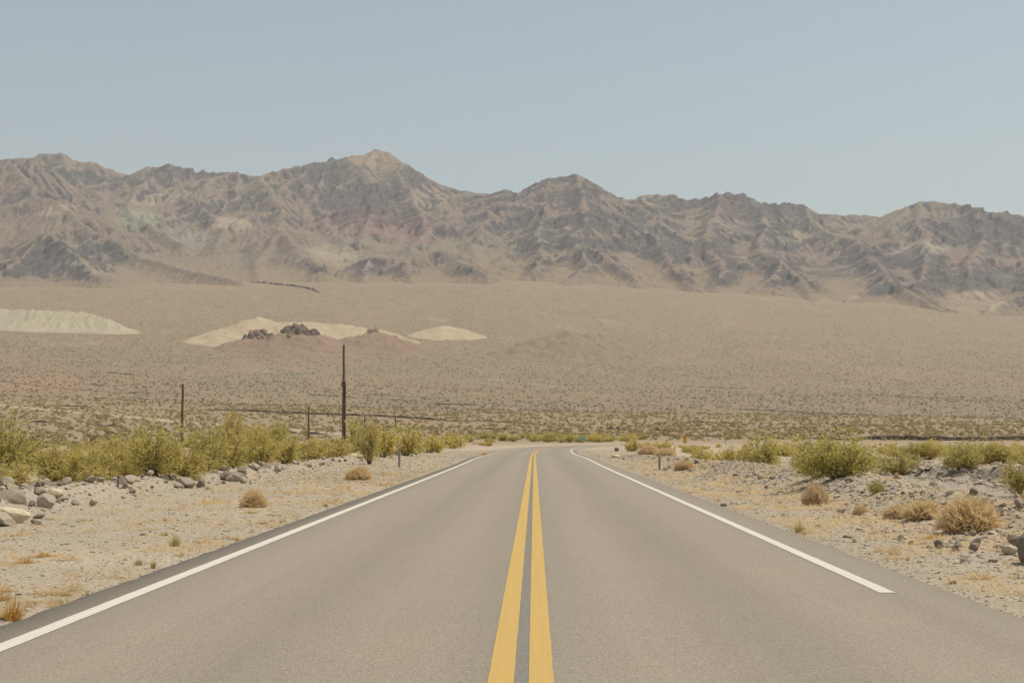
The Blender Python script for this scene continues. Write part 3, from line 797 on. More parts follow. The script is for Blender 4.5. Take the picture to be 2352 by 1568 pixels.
# ------------------------------------------------------------------ road and its markings
def strip(name, u0, u1, s0, s1, zoff, mat, step=0.5, edge=0.0, cuts=2, skirt=False, seed=0, taper=None):
    k = np.nonzero((ROAD_S >= s0 - 1e-6) & (ROAD_S <= s1 + 1e-6))[0]
    st = max(1, int(step / .5)); k = k[::st] if step > .5 else k
    P, N, S = ROAD[k], ROAD_N[k], ROAD_S[k]
    if step < .5:
        S2 = np.arange(S[0], S[-1], step)
        P = np.stack([np.interp(S2, S, P[:, i]) for i in (0, 1)], -1); N = np.stack([np.interp(S2, S, N[:, i]) for i in (0, 1)], -1); S = S2
    us = np.linspace(0, 1, cuts)
    e0 = edge * fbm(S / .55, S * 0 + seed, 301 + seed, 4); e1 = edge * fbm(S / .6, S * 0 + seed + 5, 305 + seed, 4)
    A = u0 + e0; B = u1 + e1
    if taper: A = A + (B - A) * np.clip((S - taper[0]) / (taper[1] - taper[0]), 0, .97)
    U = A[:, None] + (B - A)[:, None] * us[None]
    X = P[:, 0, None] + N[:, 0, None] * U; Y = P[:, 1, None] + N[:, 1, None] * U
    Z = (road_z(S) + zoff)[:, None] + 0 * U - .012 * (np.abs(U) / 4) ** 2
    V = np.stack([X, Y, Z], -1); UV = np.stack([U, np.broadcast_to(S[:, None], U.shape)], -1)
    if skirt:
        lo = V[:, [0, -1]].copy(); lo[..., 2] -= .12
        V = np.concatenate([lo[:, :1], V, lo[:, 1:]], 1); UV = np.concatenate([UV[:, :1], UV, UV[:, -1:]], 1)
    n, c = V.shape[:2]
    me = mesh_np(name, V.reshape(-1, 3), grid_faces(n, c)[:, ::-1], True, uv=UV.reshape(-1, 2))
    return link(name, me, mat, kind='structure')
strip('road', -4.16, 4.12, -45, 480, .006, M['asphalt'], .25, .07, 15, True, 1)
strip('road_marking', -3.80, -3.645, -45, 480, .010, M['white'], .25, .008, 3, seed=2)
strip('road_marking', 3.40, 3.555, 13.7, 480, .010, M['white'], .25, .008, 3, seed=3)
strip('road_marking', -.205, -.045, -45, 480, .0105, M['yellow'], .25, .006, 3, seed=4)
strip('road_marking', .045, .20, -45, 480, .0105, M['yellow'], .25, .006, 3, seed=5)

# dirt track crossing the plain on the left
def ground_ribbon(name, pts, w, zoff, mat):
    Q = np.array([hit(*p)[:2] for p in pts]); Q = _catmull(Q, 4.0)
    T = np.gradient(Q, axis=0); T /= np.linalg.norm(T, axis=1)[:, None]; N = np.stack([T[:, 1], -T[:, 0]], -1)
    off = np.linspace(-w / 2, w / 2, 5)
    jit = .25 * w * fbm(np.arange(len(Q)) / 6.0, np.zeros(len(Q)), 331, 3)
    X = Q[:, 0, None] + N[:, 0, None] * (off[None] + jit[:, None]); Y = Q[:, 1, None] + N[:, 1, None] * (off[None] + jit[:, None])
    Z = H(X, Y) + zoff
    Z[:, 0] -= zoff * 1.6; Z[:, -1] -= zoff * 1.6
    me = mesh_np(name, np.stack([X, Y, Z], -1).reshape(-1, 3), grid_faces(len(Q), 5), True)
    return link(name, me, mat, kind='structure')
ground_ribbon('dirt_track', [(-120, 920), (0, 931), (150, 944), (300, 958), (425, 970), (560, 978), (700, 990), (800, 997), (900, 1001)], 9, .25, M['track'])

# low cut banks: steep side to the viewer, gentle behind
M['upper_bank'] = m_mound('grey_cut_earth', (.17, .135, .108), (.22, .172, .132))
def bank(pts, h, depth, mat=None, seed=0):
    Q = np.array([hit(*p)[:2] for p in pts]); 
    step = max(.6, np.linalg.norm(Q[-1] - Q[0]) / 260)
    Q = _catmull(Q, step) if len(Q) > 2 else np.stack([np.linspace(Q[0, i], Q[1, i], max(6, int(np.linalg.norm(Q[1] - Q[0]) / step))) for i in (0, 1)], -1)
    n = len(Q); i = np.arange(n)
    Q = Q.copy(); Q[:, 1] += 2.2 * h * fbm(i / 5.0, i * 0 + seed, 341 + seed, 4)
    hh = .9 * h * (np.clip(.85 + .6 * fbm(i / 9.0, i * 0 + 3 + seed, 345 + seed, 4), .4, 1.4) if seed in (0, 12) else np.clip(.7 + 1.3 * fbm(i / 9.0, i * 0 + 3 + seed, 345 + seed, 4), .05, 1.5))
    taper = np.clip(np.minimum(i, n - 1 - i) / (n * .12 + 1), 0, 1); hh = hh * taper
    prof = [(.05, -.45), (.04, 0.0), (.0, .35), (-.07, .78), (-.04, .98), (.30, 1.05), (.62, .98)]
    X = np.repeat(Q[:, 0, None], len(prof) + 3, 1); Y = np.empty_like(X); Z = np.empty_like(X)
    for k, (py_, pz) in enumerate(prof):
        j = 1 + .35 * fbm(i / 1.6, i * 0 + k, 351 + k, 2)
        Y[:, k] = Q[:, 1] + py_ * h * 2 * j; Z[:, k] = hf_arr(X[:, k], Y[:, k]) + pz * hh - (.0 if pz > 0 else .25)
    for k, (t, pz) in enumerate(((.25, .8), (.6, .35), (1.0, -.3))):
        c = len(prof) + k
        Y[:, c] = Q[:, 1] + .62 * h * 2 + depth * t; Z[:, c] = hf_arr(X[:, c], Y[:, c]) + pz * hh - (.3 if pz < 0 else 0)
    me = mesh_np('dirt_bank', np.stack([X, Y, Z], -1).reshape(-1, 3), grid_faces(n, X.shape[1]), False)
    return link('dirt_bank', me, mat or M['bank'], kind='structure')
def hf_arr(x, y): return H(x, y)
for sd, (pts, h, dp) in enumerate([
    ([(438, 940), (560, 944), (690, 950), (792, 954), (900, 958), (1041, 967)], 1.15, 9),
    ([(68, 930), (130, 932), (211, 935)], .8, 7), ([(65, 969), (139, 971)], .9, 6), ([(217, 977), (278, 979)], .8, 6), ([(236, 998), (275, 999)], .8, 5),
    ([(640, 994), (700, 996), (748, 998)], .6, 5), ([(984, 928), (1040, 929), (1100, 931)], 1.0, 9), ([(1392, 984), (1430, 988)], .9, 6),
    ([(1212, 1003), (1256, 1004)], .5, 5), ([(1500, 988), (1560, 991)], .7, 6), ([(204, 883), (245, 885)], 1.6, 12),
    ([(1870, 1008), (1920, 1010), (1975, 1011)], .75, 8), ([(1950, 1008), (2060, 1010), (2200, 1011), (2420, 1010)], 1.25, 10),
    ([(1040, 966), (1180, 970), (1240, 975)], .5, 6), ([(840, 905), (905, 909), (960, 912)], .9, 9), ([(860, 917), (960, 921)], .8, 9),
    ([(1560, 886), (1640, 890), (1720, 893)], 1.0, 12), ([(1570, 968), (1700, 973)], .6, 7), ([(1950, 905), (2100, 912), (2300, 922)], .8, 10),
    ([(1700, 940), (1820, 946), (1990, 952)], .6, 8), ([(1900, 975), (2080, 980)], .55, 7), ([(240, 855), (320, 862)], 1.6, 14), ([(700, 905), (830, 915)], 1.0, 12),
    ([(1100, 985), (1190, 987)], .5, 6), ([(300, 1000), (390, 1001)], .6, 5), ([(1520, 1000), (1600, 1002), (1680, 1003)], .5, 6)]):
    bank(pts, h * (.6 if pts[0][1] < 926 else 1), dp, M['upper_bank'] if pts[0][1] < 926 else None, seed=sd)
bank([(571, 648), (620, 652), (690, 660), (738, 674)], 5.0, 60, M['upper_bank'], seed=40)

# wash bank on the right: broken earth faces at the channel's rim
def near_bank(pts, h, seed):
    P = _catmull(pts, .12); n = len(P); i = np.arange(n)
    jx = .22 * fbm(i / 5., i * 0, 361 + seed, 4)
    taper = np.clip(np.minimum(i, n - 1 - i) / (n * .15 + 1), 0, 1)
    T = np.gradient(P, axis=0); T /= np.linalg.norm(T, axis=1)[:, None]; N = np.stack([-T[:, 1], T[:, 0]], -1)
    rows = []
    for k, (o, zz) in enumerate([(-.14, -.15), (-.05, .12), (.02, .42), (.0, .72), (.10, .95), (.32, 1.05), (.75, .92), (1.3, .5), (1.9, -.2)]):
        j = o + (1.6 * jx + .26 * fbm(i / 3.2, i * 0 + k, 365 + k, 4)) * (1 if k < 6 else .5)
        x = P[:, 0] + N[:, 0] * j; y = P[:, 1] + N[:, 1] * j
        rows.append(np.stack([x, y, H(P[:, 0], P[:, 1]) + h * taper * zz * (.80 + .8 * fbm(i / 9., i * 0, 371 + seed, 4)) + .10 * fbm(i / 2.5, i * 0 + k * .7, 375, 3) - (.1 if zz < 0 else 0)], -1))
    V = np.stack(rows, 1)
    return link('dirt_bank', mesh_np('dirt_bank', V.reshape(-1, 3), grid_faces(n, V.shape[1]), False), M['wash_bank'], kind='structure')
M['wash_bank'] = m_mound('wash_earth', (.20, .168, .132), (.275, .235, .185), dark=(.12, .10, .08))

# ------------------------------------------------------------------ hills standing on the slope
def mound(name, crest, slope, mat, front=1.0, st=2.2, gully=0.0, rough=1.0, seed=0, ridge=8.0, gsc=14.0):
    P = np.array([W(*q) for q in crest]); 
    base = np.array([hf(p[0], p[1]) for p in P]); hgt = np.maximum(P[:, 2] - base, .5)
    R = hgt.max() / slope * 1.9 + 20
    gx = np.arange(P[:, 0].min() - R, P[:, 0].max() + R, st); gy = np.arange(P[:, 1].min() - R * 1.2, P[:, 1].max() + R, st)
    X, Y = np.meshgrid(gx, gy)
    g = fan(X, Y)
    wx = X + 5 * fbm(X / 40, Y / 40, 401 + seed, 3); wy = Y + 5 * fbm(X / 40 + 7, Y / 40, 405 + seed, 3)
    best = np.full(X.shape, -1e3)
    for i in range(len(P) - 1):
        a, b = P[i], P[i + 1]; dx, dy = b[0] - a[0], b[1] - a[1]; L2 = dx * dx + dy * dy
        t = np.clip(((wx - a[0]) * dx + (wy - a[1]) * dy) / L2, 0, 1)
        ox, oy = wx - a[0] - t * dx, wy - a[1] - t * dy
        r = np.hypot(ox, oy * np.where(oy < 0, 1 / front, 1.0))
        zc = a[2] + t * (b[2] - a[2])
        f = zc - slope * (np.sqrt(r * r + ridge ** 2) - ridge)
        k = 2.0; hh = np.clip(.5 + .5 * (f - best) / k, 0, 1); best = best * (1 - hh) + f * hh + k * hh * (1 - hh)
    up = np.clip(best - g, 0, 60)
    best = best - gully * ridged(X / gsc + .9 * fbm(X / 45, Y / 45, 409 + seed, 3), Y / 130, 411 + seed, 3) * sstep(1, 8, up) * sstep(40, 8, np.abs(up - up.max() * .45))
    best = best + rough * (1.2 * fbm(X / 22, Y / 22, 415 + seed, 4) + .5 * fbm(X / 6, Y / 6, 419 + seed, 3)) * sstep(0, 6, up)
    Z = np.maximum(best, g - 3.0)
    keep = best > g - 2.5
    F_ = grid_faces(*X.shape); kf = keep.ravel()[F_].any(1); F_ = F_[kf]
    used = np.unique(F_); rm = np.full(X.size, -1); rm[used] = np.arange(len(used))
    V = np.stack([X, Y, Z], -1).reshape(-1, 3)[used]
    return link(name, mesh_np(name, V, rm[F_], True), mat, kind='structure'), (gx, gy, Z, st)
mound('hill', [(-260, 712, 2000), (-60, 706, 1990), (0, 707, 1985), (100, 709, 1980), (190, 713, 1975), (245, 728, 1950), (290, 752, 1920)], .50, M['pale_hill'], 1.0, 2.0, 4.2, 1.3, 1, 4.0, 15.0)
mound('hill', [(420, 788, 1800), (470, 768, 1830), (520, 749, 1850), (560, 739, 1870), (595, 725, 1890), (640, 737, 1890), (700, 736, 1890), (780, 743, 1900), (860, 750, 1905), (900, 763, 1905), (965, 789, 1900)], .42, M['tan_hill'], 1.25, 2.0, 3.0, 1.6, 2, 5.0, 24.0)
_, BH = mound('hill', [(548, 796, 1760), (585, 768, 1760), (605, 764, 1762), (640, 768, 1762), (665, 757, 1765), (700, 758, 1765), (740, 772, 1765), (790, 777, 1790), (835, 765, 1815), (862, 757, 1830), (890, 768, 1845), (925, 780, 1860), (950, 791, 1870)], .40, M['brown_hill'], 1.3, 1.6, 3.5, 2.4, 3, 6.0, 20.0)
mound('hill', [(962, 768, 2045), (985, 758, 2055), (1020, 748, 2065), (1050, 753, 2065), (1076, 767, 2050)], .36, M['tan_hill'], 1.2, 2.0, .4, .5, 4, 9.0)
mound('hill', [(1190, 798, 1790), (1240, 772, 1800), (1300, 755, 1810), (1320, 760, 1800), (1335, 775, 1790), (1365, 764, 1790), (1400, 778, 1780), (1470, 803, 1760)], .36, M['dull_hill'], 1.25, 2.0, 4.0, 1.5, 5, 5.0, 18.0)
# ------------------------------------------------------------------ plant shapes (unit: metres)
def leaf_faces(P, D, size, rng, asp=.45):
    """one small pointed leaf (two triangles) at each P growing along D"""
    n = len(P)
    up = rng.normal(size=(n, 3)); S = np.cross(D, up); S /= np.linalg.norm(S, axis=1)[:, None] + 1e-9
    L = size * (.6 + .8 * rng.random(n))[:, None]
    V = np.stack([P, P + D * L * .5 + S * L * asp * .5, P + D * L, P + D * L * .5 - S * L * asp * .5], 1)
    k = np.arange(n)[:, None] * 4
    return V.reshape(-1, 3), np.concatenate([k, k + 1, k + 2, k + 3], 1)

def creosote(seed, h=1.7, r=1.1, nstem=34, nleaf=5200, leaf=.062, open_=0.35):
    rng = np.random.default_rng(seed); mb = MB(); LP = []; LD = []
    for i in range(nstem):
        az = rng.random() * 2 * math.pi; lean = (rng.random() ** .6)
        reach = r * lean * (.65 + .4 * rng.random()); top = h * (1.0 - .42 * lean ** 2) * (.62 + .42 * rng.random())
        t = np.linspace(0, 1, 7)
        rad = reach * (t ** (.85 + .3 * rng.random())); zz = top * t ** .95 * (1 + .18 * (rng.random() ** 4))
        wob = np.cumsum(rng.normal(size=(7, 3)) * .035, axis=0)
        P = np.stack([np.cos(az) * rad + .06 * np.cos(az), np.sin(az) * rad + .06 * np.sin(az), zz], -1) + wob * t[:, None]
        P[0, 2] = -.06
        mb.tube(P, np.linspace(.016, .004, 7) * (.8 + .5 * rng.random()), 4, False)
        for b in range(5 + int(4 * rng.random())):
            t0 = .28 + .68 * rng.random(); a = np.array([np.interp(t0, t, P[:, k]) for k in range(3)])
            d = rng.normal(size=3) * .75 + np.array([np.cos(az) * .5, np.sin(az) * .5, .75]); d /= np.linalg.norm(d)
            L = (.16 + .26 * rng.random()) * h / 1.6
            Q = a + d * L * np.linspace(0, 1, 4)[:, None] + np.array([0, 0, .03])[None] * np.linspace(0, 1, 4)[:, None] ** 2
            mb.tube(Q, np.linspace(.005, .002, 4), 3, False)
            m = max(3, int(nleaf / nstem / 7 * (.4 + 1.2 * rng.random())))
            tt = .15 + .9 * rng.random(m)
            q = a + d * (L * tt)[:, None] + rng.normal(size=(m, 3)) * .045
            LP.append(q); LD.append(d[None] * .6 + rng.normal(size=(m, 3)) * .7 + np.array([0, 0, .25]))
    LP = np.concatenate(LP); LD = np.concatenate(LD); LD /= np.linalg.norm(LD, axis=1)[:, None]
    low = rng.random(len(LP)) < .22; LP[low, 2] *= .25 + .5 * rng.random(low.sum()); LP[:, 2] = np.maximum(LP[:, 2], .03)
    V, Fc = leaf_faces(LP, LD, leaf, rng, .6)
    return mesh_np('creosote_foliage', V, Fc, False), mb.mesh('creosote_stems', True)

def tumble(seed, r=.5, h=.45, n=1500, up=.35):
    """a dense dome of fine dry twigs"""
    rng = np.random.default_rng(seed)
    d = rng.normal(size=(n, 3)); d[:, 2] = np.abs(d[:, 2]) + up * .4; d /= np.linalg.norm(d, axis=1)[:, None]
    L = (.45 + .6 * rng.random(n) ** .6)
    lump = 1 + .22 * fbm(d[:, 0] * 2 + 5, d[:, 1] * 2 + d[:, 2], seed, 2)
    E = d * (L * lump)[:, None] * np.array([r, r, h])
    S0 = E * (.15 + .4 * rng.random(n))[:, None] + rng.normal(size=(n, 3)) * .03 * r
    bend = rng.normal(size=(n, 3)) * .10 * r
    Md = (S0 + E) / 2 + bend
    w = .0065 + .004 * rng.random(n)
    side = np.cross(E - S0, rng.normal(size=(n, 3))); side /= np.linalg.norm(side, axis=1)[:, None] + 1e-9
    side *= w[:, None]
    V = np.stack([S0 - side, S0 + side, Md + side, Md - side, E], 1)
    V[..., 2] = np.maximum(V[..., 2], -.02)
    k = np.arange(n)[:, None] * 5
    Fq = np.concatenate([np.concatenate([k, k + 1, k + 2], 1), np.concatenate([k, k + 2, k + 3], 1), np.concatenate([k + 3, k + 2, k + 4], 1)])
    return mesh_np('dry_twigs', V.reshape(-1, 3), Fq, False)

def tuft(seed, r=.22, h=.22, n=260, w=.006, spread=.9):
    """grass blades or weed stalks from a common root, drooping at the tips"""
    rng = np.random.default_rng(seed)
    az = rng.random(n) * 2 * math.pi; le = rng.random(n) ** .7 * spread
    base = np.stack([np.cos(az), np.sin(az), 0 * az], -1) * (r * .35 * rng.random(n))[:, None]
    L = h * (.45 + .75 * rng.random(n))
    d = np.stack([np.cos(az) * le * r / h, np.sin(az) * le * r / h, 1 - .45 * le], -1)
    mid = base + d * (L * .55)[:, None] + rng.normal(size=(n, 3)) * .012
    end = base + d * L[:, None] + np.stack([np.cos(az) * le * r * .35, np.sin(az) * le * r * .35, -.12 * L * le], -1) + rng.normal(size=(n, 3)) * .02
    side = np.stack([-np.sin(az + 1.2 * rng.normal(size=n)), np.cos(az + 1.2 * rng.normal(size=n)), 0 * az], -1) * (w * (.6 + .8 * rng.random(n)))[:, None]
    V = np.stack([base - side, base + side, mid + side * .8, mid - side * .8, end], 1)
    V[:, :2, 2] -= .015
    k = np.arange(n)[:, None] * 5
    Fq = np.concatenate([np.concatenate([k, k + 1, k + 2], 1), np.concatenate([k, k + 2, k + 3], 1), np.concatenate([k + 3, k + 2, k + 4], 1)])
    return mesh_np('dry_blades', V.reshape(-1, 3), Fq, False)

CRE = []
for i, (h, r, ns, nl, lf) in enumerate([(1.7, 1.15, 46, 8200, .066), (1.6, 1.2, 50, 8600, .066), (1.5, 1.05, 42, 7400, .064), (1.9, 1.05, 40, 6200, .066), (1.35, 1.2, 44, 7200, .066), (1.8, 1.3, 54, 9600, .070)]):
    fo, st = creosote(500 + i, h, r, ns, nl, lf)
    CRE.append((h, r, fo, st))
# thinner shape for the bushes standing far away
CREF = []
for i in range(4):
    fo, st = creosote(540 + i, 1.5, 1.2, 26, 1700, .15)
    CREF.append((1.5, 1.2, fo, st))
for _, _, fo, st in CRE + CREF: fo.materials.append(M['leaf']); st.materials.append(M['stem'])
BUSHES = []
def bush(x, y, h, w, label, group=None, dark=False, z=None, var=None, far=False, name='creosote_bush'):
    lib = CREF if far else CRE
    h *= .82 + .26 * random.random(); w *= 1.14
    H0, R0, fo, st = lib[(len(BUSHES) if var is None else var) % len(lib)]
    z = h1(x, y) if z is None else z
    t = thing(name, (x, y, z - .03), label, 'bush', group, random.random() * 6.28, (w / 2 / R0, w / 2 / R0, h / H0))
    f = fo
    if dark:
        key = fo.name + '_olive'
        f = bpy.data.meshes.get(key)
        if f is None: f = fo.copy(); f.name = key; f.materials.clear(); f.materials.append(M['leaf_dark'])
    a = bpy.data.objects.new('foliage', f); a.parent = t; COL.objects.link(a)
    b = bpy.data.objects.new('stems', st); b.parent = t; COL.objects.link(b)
    BUSHES.append((x, y, w)); return t
def bush_px(px, py, hp, wp, label, group=None, dark=False, gz=0.0, var=None):
    """base at a photo position on ground of height gz; size given in photo pixels"""
    Y = (CAM_Z - gz) * F_PX / max(py - 1001, 6); X, Y, _ = W(px, py, Y)
    return bush(X, Y, hp * Y / F_PX, wp * Y / F_PX, label, group, dark, None, var, Y > 95)

# ---- right of the road, singled out
bush_px(1926, 1119, 116, 200, 'large olive green creosote bush, tallest on the right verge, beside the pale wash', dark=True, gz=.2, var=5)
bush_px(1880, 1112, 100, 120, 'olive creosote bush growing into the left flank of the largest right verge bush', dark=True, gz=.2, var=1)
bush_px(1752, 1063, 96, 118, 'wispy topped yellow green creosote with olive base behind scattered stones right of road', gz=.1, var=3)
bush_px(1692, 1062, 78, 130, 'bright yellow green creosote right of the road, left neighbour of the wispy topped one', gz=.1, var=1)
bush_px(1622, 1056, 46, 110, 'low spreading light green bush on the right verge behind the reddish dry shrub', gz=.1, var=4)
bush_px(1531, 1039, 40, 58, 'compact yellow green bush above a heap of dark stones near the road bend', gz=.1, var=2)
bush_px(1452, 1034, 34, 48, 'small yellow green bush nearest the right edge line at the bend', gz=.1, var=0)
bush_px(1490, 1031, 26, 50, 'small bush between the two clumps at the road bend', gz=.1, var=1)
bush_px(2062, 1072, 58, 118, 'wide grey green creosote with dark base on the far rim of the wash', dark=True, gz=-.1, var=0)
bush_px(2132, 1060, 46, 92, 'low yellow green creosote behind the dark based bush on the wash rim', gz=0, var=2)
bush_px(2206, 1074, 58, 112, 'green creosote above the broken bank of the wash', dark=True, gz=0, var=4)
bush_px(2288, 1068, 52, 120, 'broad pale green creosote on top of the wash bank', gz=.1, var=1)
bush_px(2352, 1112, 105, 120, 'dark green creosote at the right frame edge beside the wash', dark=True, gz=-.1, var=2)
bush_px(2012, 1138, 34, 48, 'small round dark green bush in front of the eroded bank on the right', dark=True, gz=.2, var=4)
bush_px(2092, 1126, 18, 48, 'flat little green plant behind the dry golden shrubs on the right', gz=.1, var=4)
bush_px(1838, 1075, 60, 60, 'pale creosote peeking behind the largest right verge bush', gz=0, var=3)
# ---- left of the road, singled out
bush_px(8, 1100, 158, 150, 'tallest creosote bush at the left frame edge behind the boulders', gz=.1, var=3, dark=True)
bush_px(60, 1085, 95, 120, 'olive creosote touching the tallest left edge bush', gz=.1, var=0, dark=True)
bush_px(130, 1092, 88, 135, 'low yellowish creosote behind the rock heap with the cream stone', gz=.15, var=1)
bush_px(205, 1095, 84, 120, 'creosote between the low yellowish bush and the tall dark stone on the left', gz=.15, var=2)
bush_px(285, 1100, 112, 132, 'bright yellow green creosote right behind the tall dark standing stone', gz=.15, var=0)
bush_px(352, 1106, 118, 135, 'bright full creosote, brightest in the left hedge of bushes', gz=.15, var=5)
bush_px(420, 1103, 100, 120, 'creosote reaching down to the rocks, left of the two rounded boulders', gz=.15, var=1)
bush_px(470, 1092, 108, 110, 'creosote with bare grey twigs behind the two rounded boulders', gz=.15, var=3, dark=True)
bush_px(528, 1078, 98, 115, 'creosote directly behind the two rounded boulders on the left', gz=.15, var=2)
bush_px(590, 1072, 86, 118, 'creosote on the left between the rounded boulders and the tall pole', gz=.15, var=4)
bush_px(655, 1064, 74, 110, 'low golden green creosote below the second thin pole', gz=.15, var=1)
bush_px(712, 1058, 62, 100, 'low golden creosote left of the tall pole foot', gz=.15, var=2)
bush_px(770, 1052, 54, 90, 'low creosote covering the foot of the tall pole', gz=.15, var=0)
bush_px(835, 1047, 84, 92, 'dark based creosote right of the tall pole, taller than its neighbours', gz=.15, var=5, dark=True)
bush_px(880, 1047, 72, 100, 'yellow creosote just left of the grey marker post', gz=.15, var=1)
bush_px(932, 1042, 58, 90, 'yellow creosote just right of the grey marker post', gz=.15, var=4)
bush_px(985, 1036, 46, 80, 'small creosote beyond the marker post on the left', gz=.1, var=2)
bush_px(1040, 1028, 34, 70, 'farthest low creosote before the road bends on the left', gz=.1, var=0)

G_L = 'creosote bushes in the hedge along the left verge'; G_R = 'creosote bushes on the plain right of the road'; G_F = 'creosote bushes beyond the road bend'
rb = random.Random(11)
for i in range(100):                                   # the deep hedge on the left
    Y = 30 * (300 / 30) ** rb.random(); u = -(12.4 + rb.random() ** 1.5 * (16 + .12 * Y))
    X = float(np.interp(Y, ROAD[:, 1], ROAD[:, 0])) + u if Y < 230 else -6 + u
    px = CX + F_PX * X / Y
    if px < -140: continue
    hh = (.75 + .55 * rb.random()) * (1.0 if Y > 60 else .9)
    if Y > 45: hh *= .92
    bush(X, Y, hh, hh * (1.5 + .5 * rb.random()), 'yellow green creosote bush in the crowded hedge left of the road', G_L, rb.random() < .3, far=Y > 95)
for i in range(150):                                   # flat ground on the right
    Y = 60 * (272 / 60) ** rb.random(); X = float(np.interp(min(Y, 200), ROAD[:, 1], ROAD[:, 0])) + 13 + rb.random() * (8 + .38 * Y)
    u, s = road_uv(np.array([X]), np.array([Y])); 
    if abs(u[0]) < 9 or (Y > 175 and u[0] < 16) or (u[0] < 21 and Y < 96): continue
    px = CX + F_PX * X / Y
    if px > 2500: continue
    hh = max(.34, min(.65 + .5 * rb.random(), 1.5 - .0060 * Y))
    bush(X, Y, hh, hh * (1.7 + .6 * rb.random()), 'yellow green creosote bush on the low plain right of the road', G_R, rb.random() < .35, far=Y > 95)
for i in range(60):                                   # the row past the bend
    px = 1060 + 420 * rb.random(); Y = 268 + 55 * rb.random()
    X = (px - CX) / F_PX * Y; u, s = road_uv(np.array([X]), np.array([Y]))
    if abs(u[0]) < 7.5: continue
    hh = .9 + .8 * rb.random()
    bush(X, Y, hh, hh * (1.6 + .7 * rb.random()), 'small creosote bush in the row beyond the road bend', G_F, rb.random() < .3, far=True)
# wispy tall ones standing out above the left hedge
for (px, top, Y, wpx) in [(535, 938, 120, 40), (560, 962, 130, 36), (640, 965, 150, 40), (590, 970, 110, 34), (850, 958, 75, 46)]:
    x, y, zt = W(px, top, Y); z0 = h1(x, y)
    bush(x, y, zt - z0, wpx * Y / F_PX * 1.5, 'thin wispy tall creosote rising above the left hedge', 'wispy creosotes above the left hedge', False, var=3)

# ------------------------------------------------------------------ dry shrubs, weeds
TB = [tumble(600, .5, .45, 3400), tumble(601, .5, .45, 3000), tumble(602, .5, .42, 2600)]
def dry(px, py, hp, wp, mat, label, gz=0.0, k=0, name='dry_shrub', Y=None):
    if Y is None: Y = (CAM_Z - gz) * F_PX / (py - 1001)
    X, Y, _ = W(px, py, Y); z = h1(X, Y)
    me = TB[k % 3].copy(); me.materials.clear(); me.materials.append(M[mat])
    o = link(name, me, None, None, label=label, category='dry shrub')
    o.location = (X, Y, z - .02); o.rotation_euler = (0, 0, px * .1); w = wp * Y / F_PX; h = hp * Y / F_PX
    o.scale = (w / .98, w / .98, h / .43); return o
dry(2226, 1190, 82, 168, 'straw', 'big rounded golden dry shrub behind the rubble on the right', .25, 0)
dry(2122, 1168, 46, 120, 'straw', 'lower golden dry shrub joined to the left of the big rounded one', .25, 1)
dry(2068, 1162, 36, 92, 'straw_red', 'pinkish tan dry shrub at the left end of the golden clump', .25, 2)
dry(1872, 1128, 52, 72, 'straw_red', 'upright pinkish dry shrub in front of the largest right verge bush', .3, 0)
dry(1975, 1146, 26, 42, 'straw_red', 'small pale pink dry shrub left of the small round green bush', .3, 1)
dry(1572, 1076, 28, 56, 'straw_red', 'reddish brown dry shrub beside the right marker post', .1, 2)
dry(2366, 1178, 44, 60, 'straw', 'dry golden shrub cut by the right frame edge', .1, 1)
dry(2290, 1160, 30, 40, 'straw', 'small golden dry shrub right behind the big rounded one', .0, 2)
dry(2060, 1094, 16, 16, 'straw_red', 'tiny pink dry shrub alone in the grey wash', -.4, 0)
dry(582, 1163, 42, 74, 'straw', 'round straw coloured dry shrub alone on the left gravel, nearer one', .0, 0)
dry(823, 1101, 33, 76, 'straw', 'flattened straw coloured dry shrub on the left gravel near the marker post', .0, 1)
dry(1092, 1022, 6, 24, 'straw_red', 'tiny brown dry shrub at the left road edge by the bend', .0, 2)
dry(1112, 1041, 6, 36, 'straw', 'low pale dry weed patch on the left gravel near the bend', .0, 1)
dry(1530, 1050, 20, 56, 'straw', 'pale yellow dry shrub behind the right marker post', .15, 0)
dry(1490, 1040, 22, 60, 'straw_red', 'pinkish dead bush between the two green clumps at the bend', .1, 1)

TF = [tuft(620, .22, .22, 230, .0045, 1.3), tuft(621, .25, .18, 190, .0045, 1.6), tuft(622, .18, .26, 150, .0045, 1.1), tuft(623, .3, .12, 240, .0045, 1.9)]
def weed(px, py, hp, wp, mat, label, k=0, gz=0.0, group=None):
    Y = (CAM_Z - gz) * F_PX / (py - 1001); X, Y, _ = W(px, py, Y); z = h1(X, Y)
    me = bpy.data.meshes.get(f'{TF[k].name}_{mat}')
    if me is None: me = TF[k].copy(); me.name = f'{TF[k].name}_{mat}'; me.materials.clear(); me.materials.append(M[mat])
    o = link('weed_tuft', me, None, None, label=label, category='weed')
    if group: o['group'] = group
    b = [(.22, .22), (.25, .18), (.18, .26), (.3, .12)][k]
    o.location = (X, Y, z - .005); o.rotation_euler = (0, 0, px); s = wp * Y / F_PX / 2 / b[0] / 1.1; o.scale = (s, s, hp * Y / F_PX / b[1] / 1.05); return o
weed(30, 1408, 74, 80, 'orange', 'bright orange dry weed at the road edge in the near left corner', 0)
weed(8, 1372, 40, 50, 'orange', 'orange dry weed just behind the bright orange one', 1)
weed(135, 1378, 44, 78, 'straw_red', 'pinkish dry weed right of the bright orange weed', 1)
weed(200, 1358, 26, 14, 'weed', 'thin yellow stalk at the left road edge', 2)
weed(352, 1295, 30, 24, 'weed', 'yellow green tuft at the left road edge', 2)
weed(318, 1292, 24, 30, 'weed', 'yellow tuft left of the yellow green one by the road edge', 0)
weed(402, 1250, 40, 40, 'weed', 'taller pale tuft on the left gravel, between the road edge and round dry shrub', 0)
weed(470, 1242, 26, 52, 'straw_red', 'pinkish tuft on the gravel below the round dry shrub', 1)
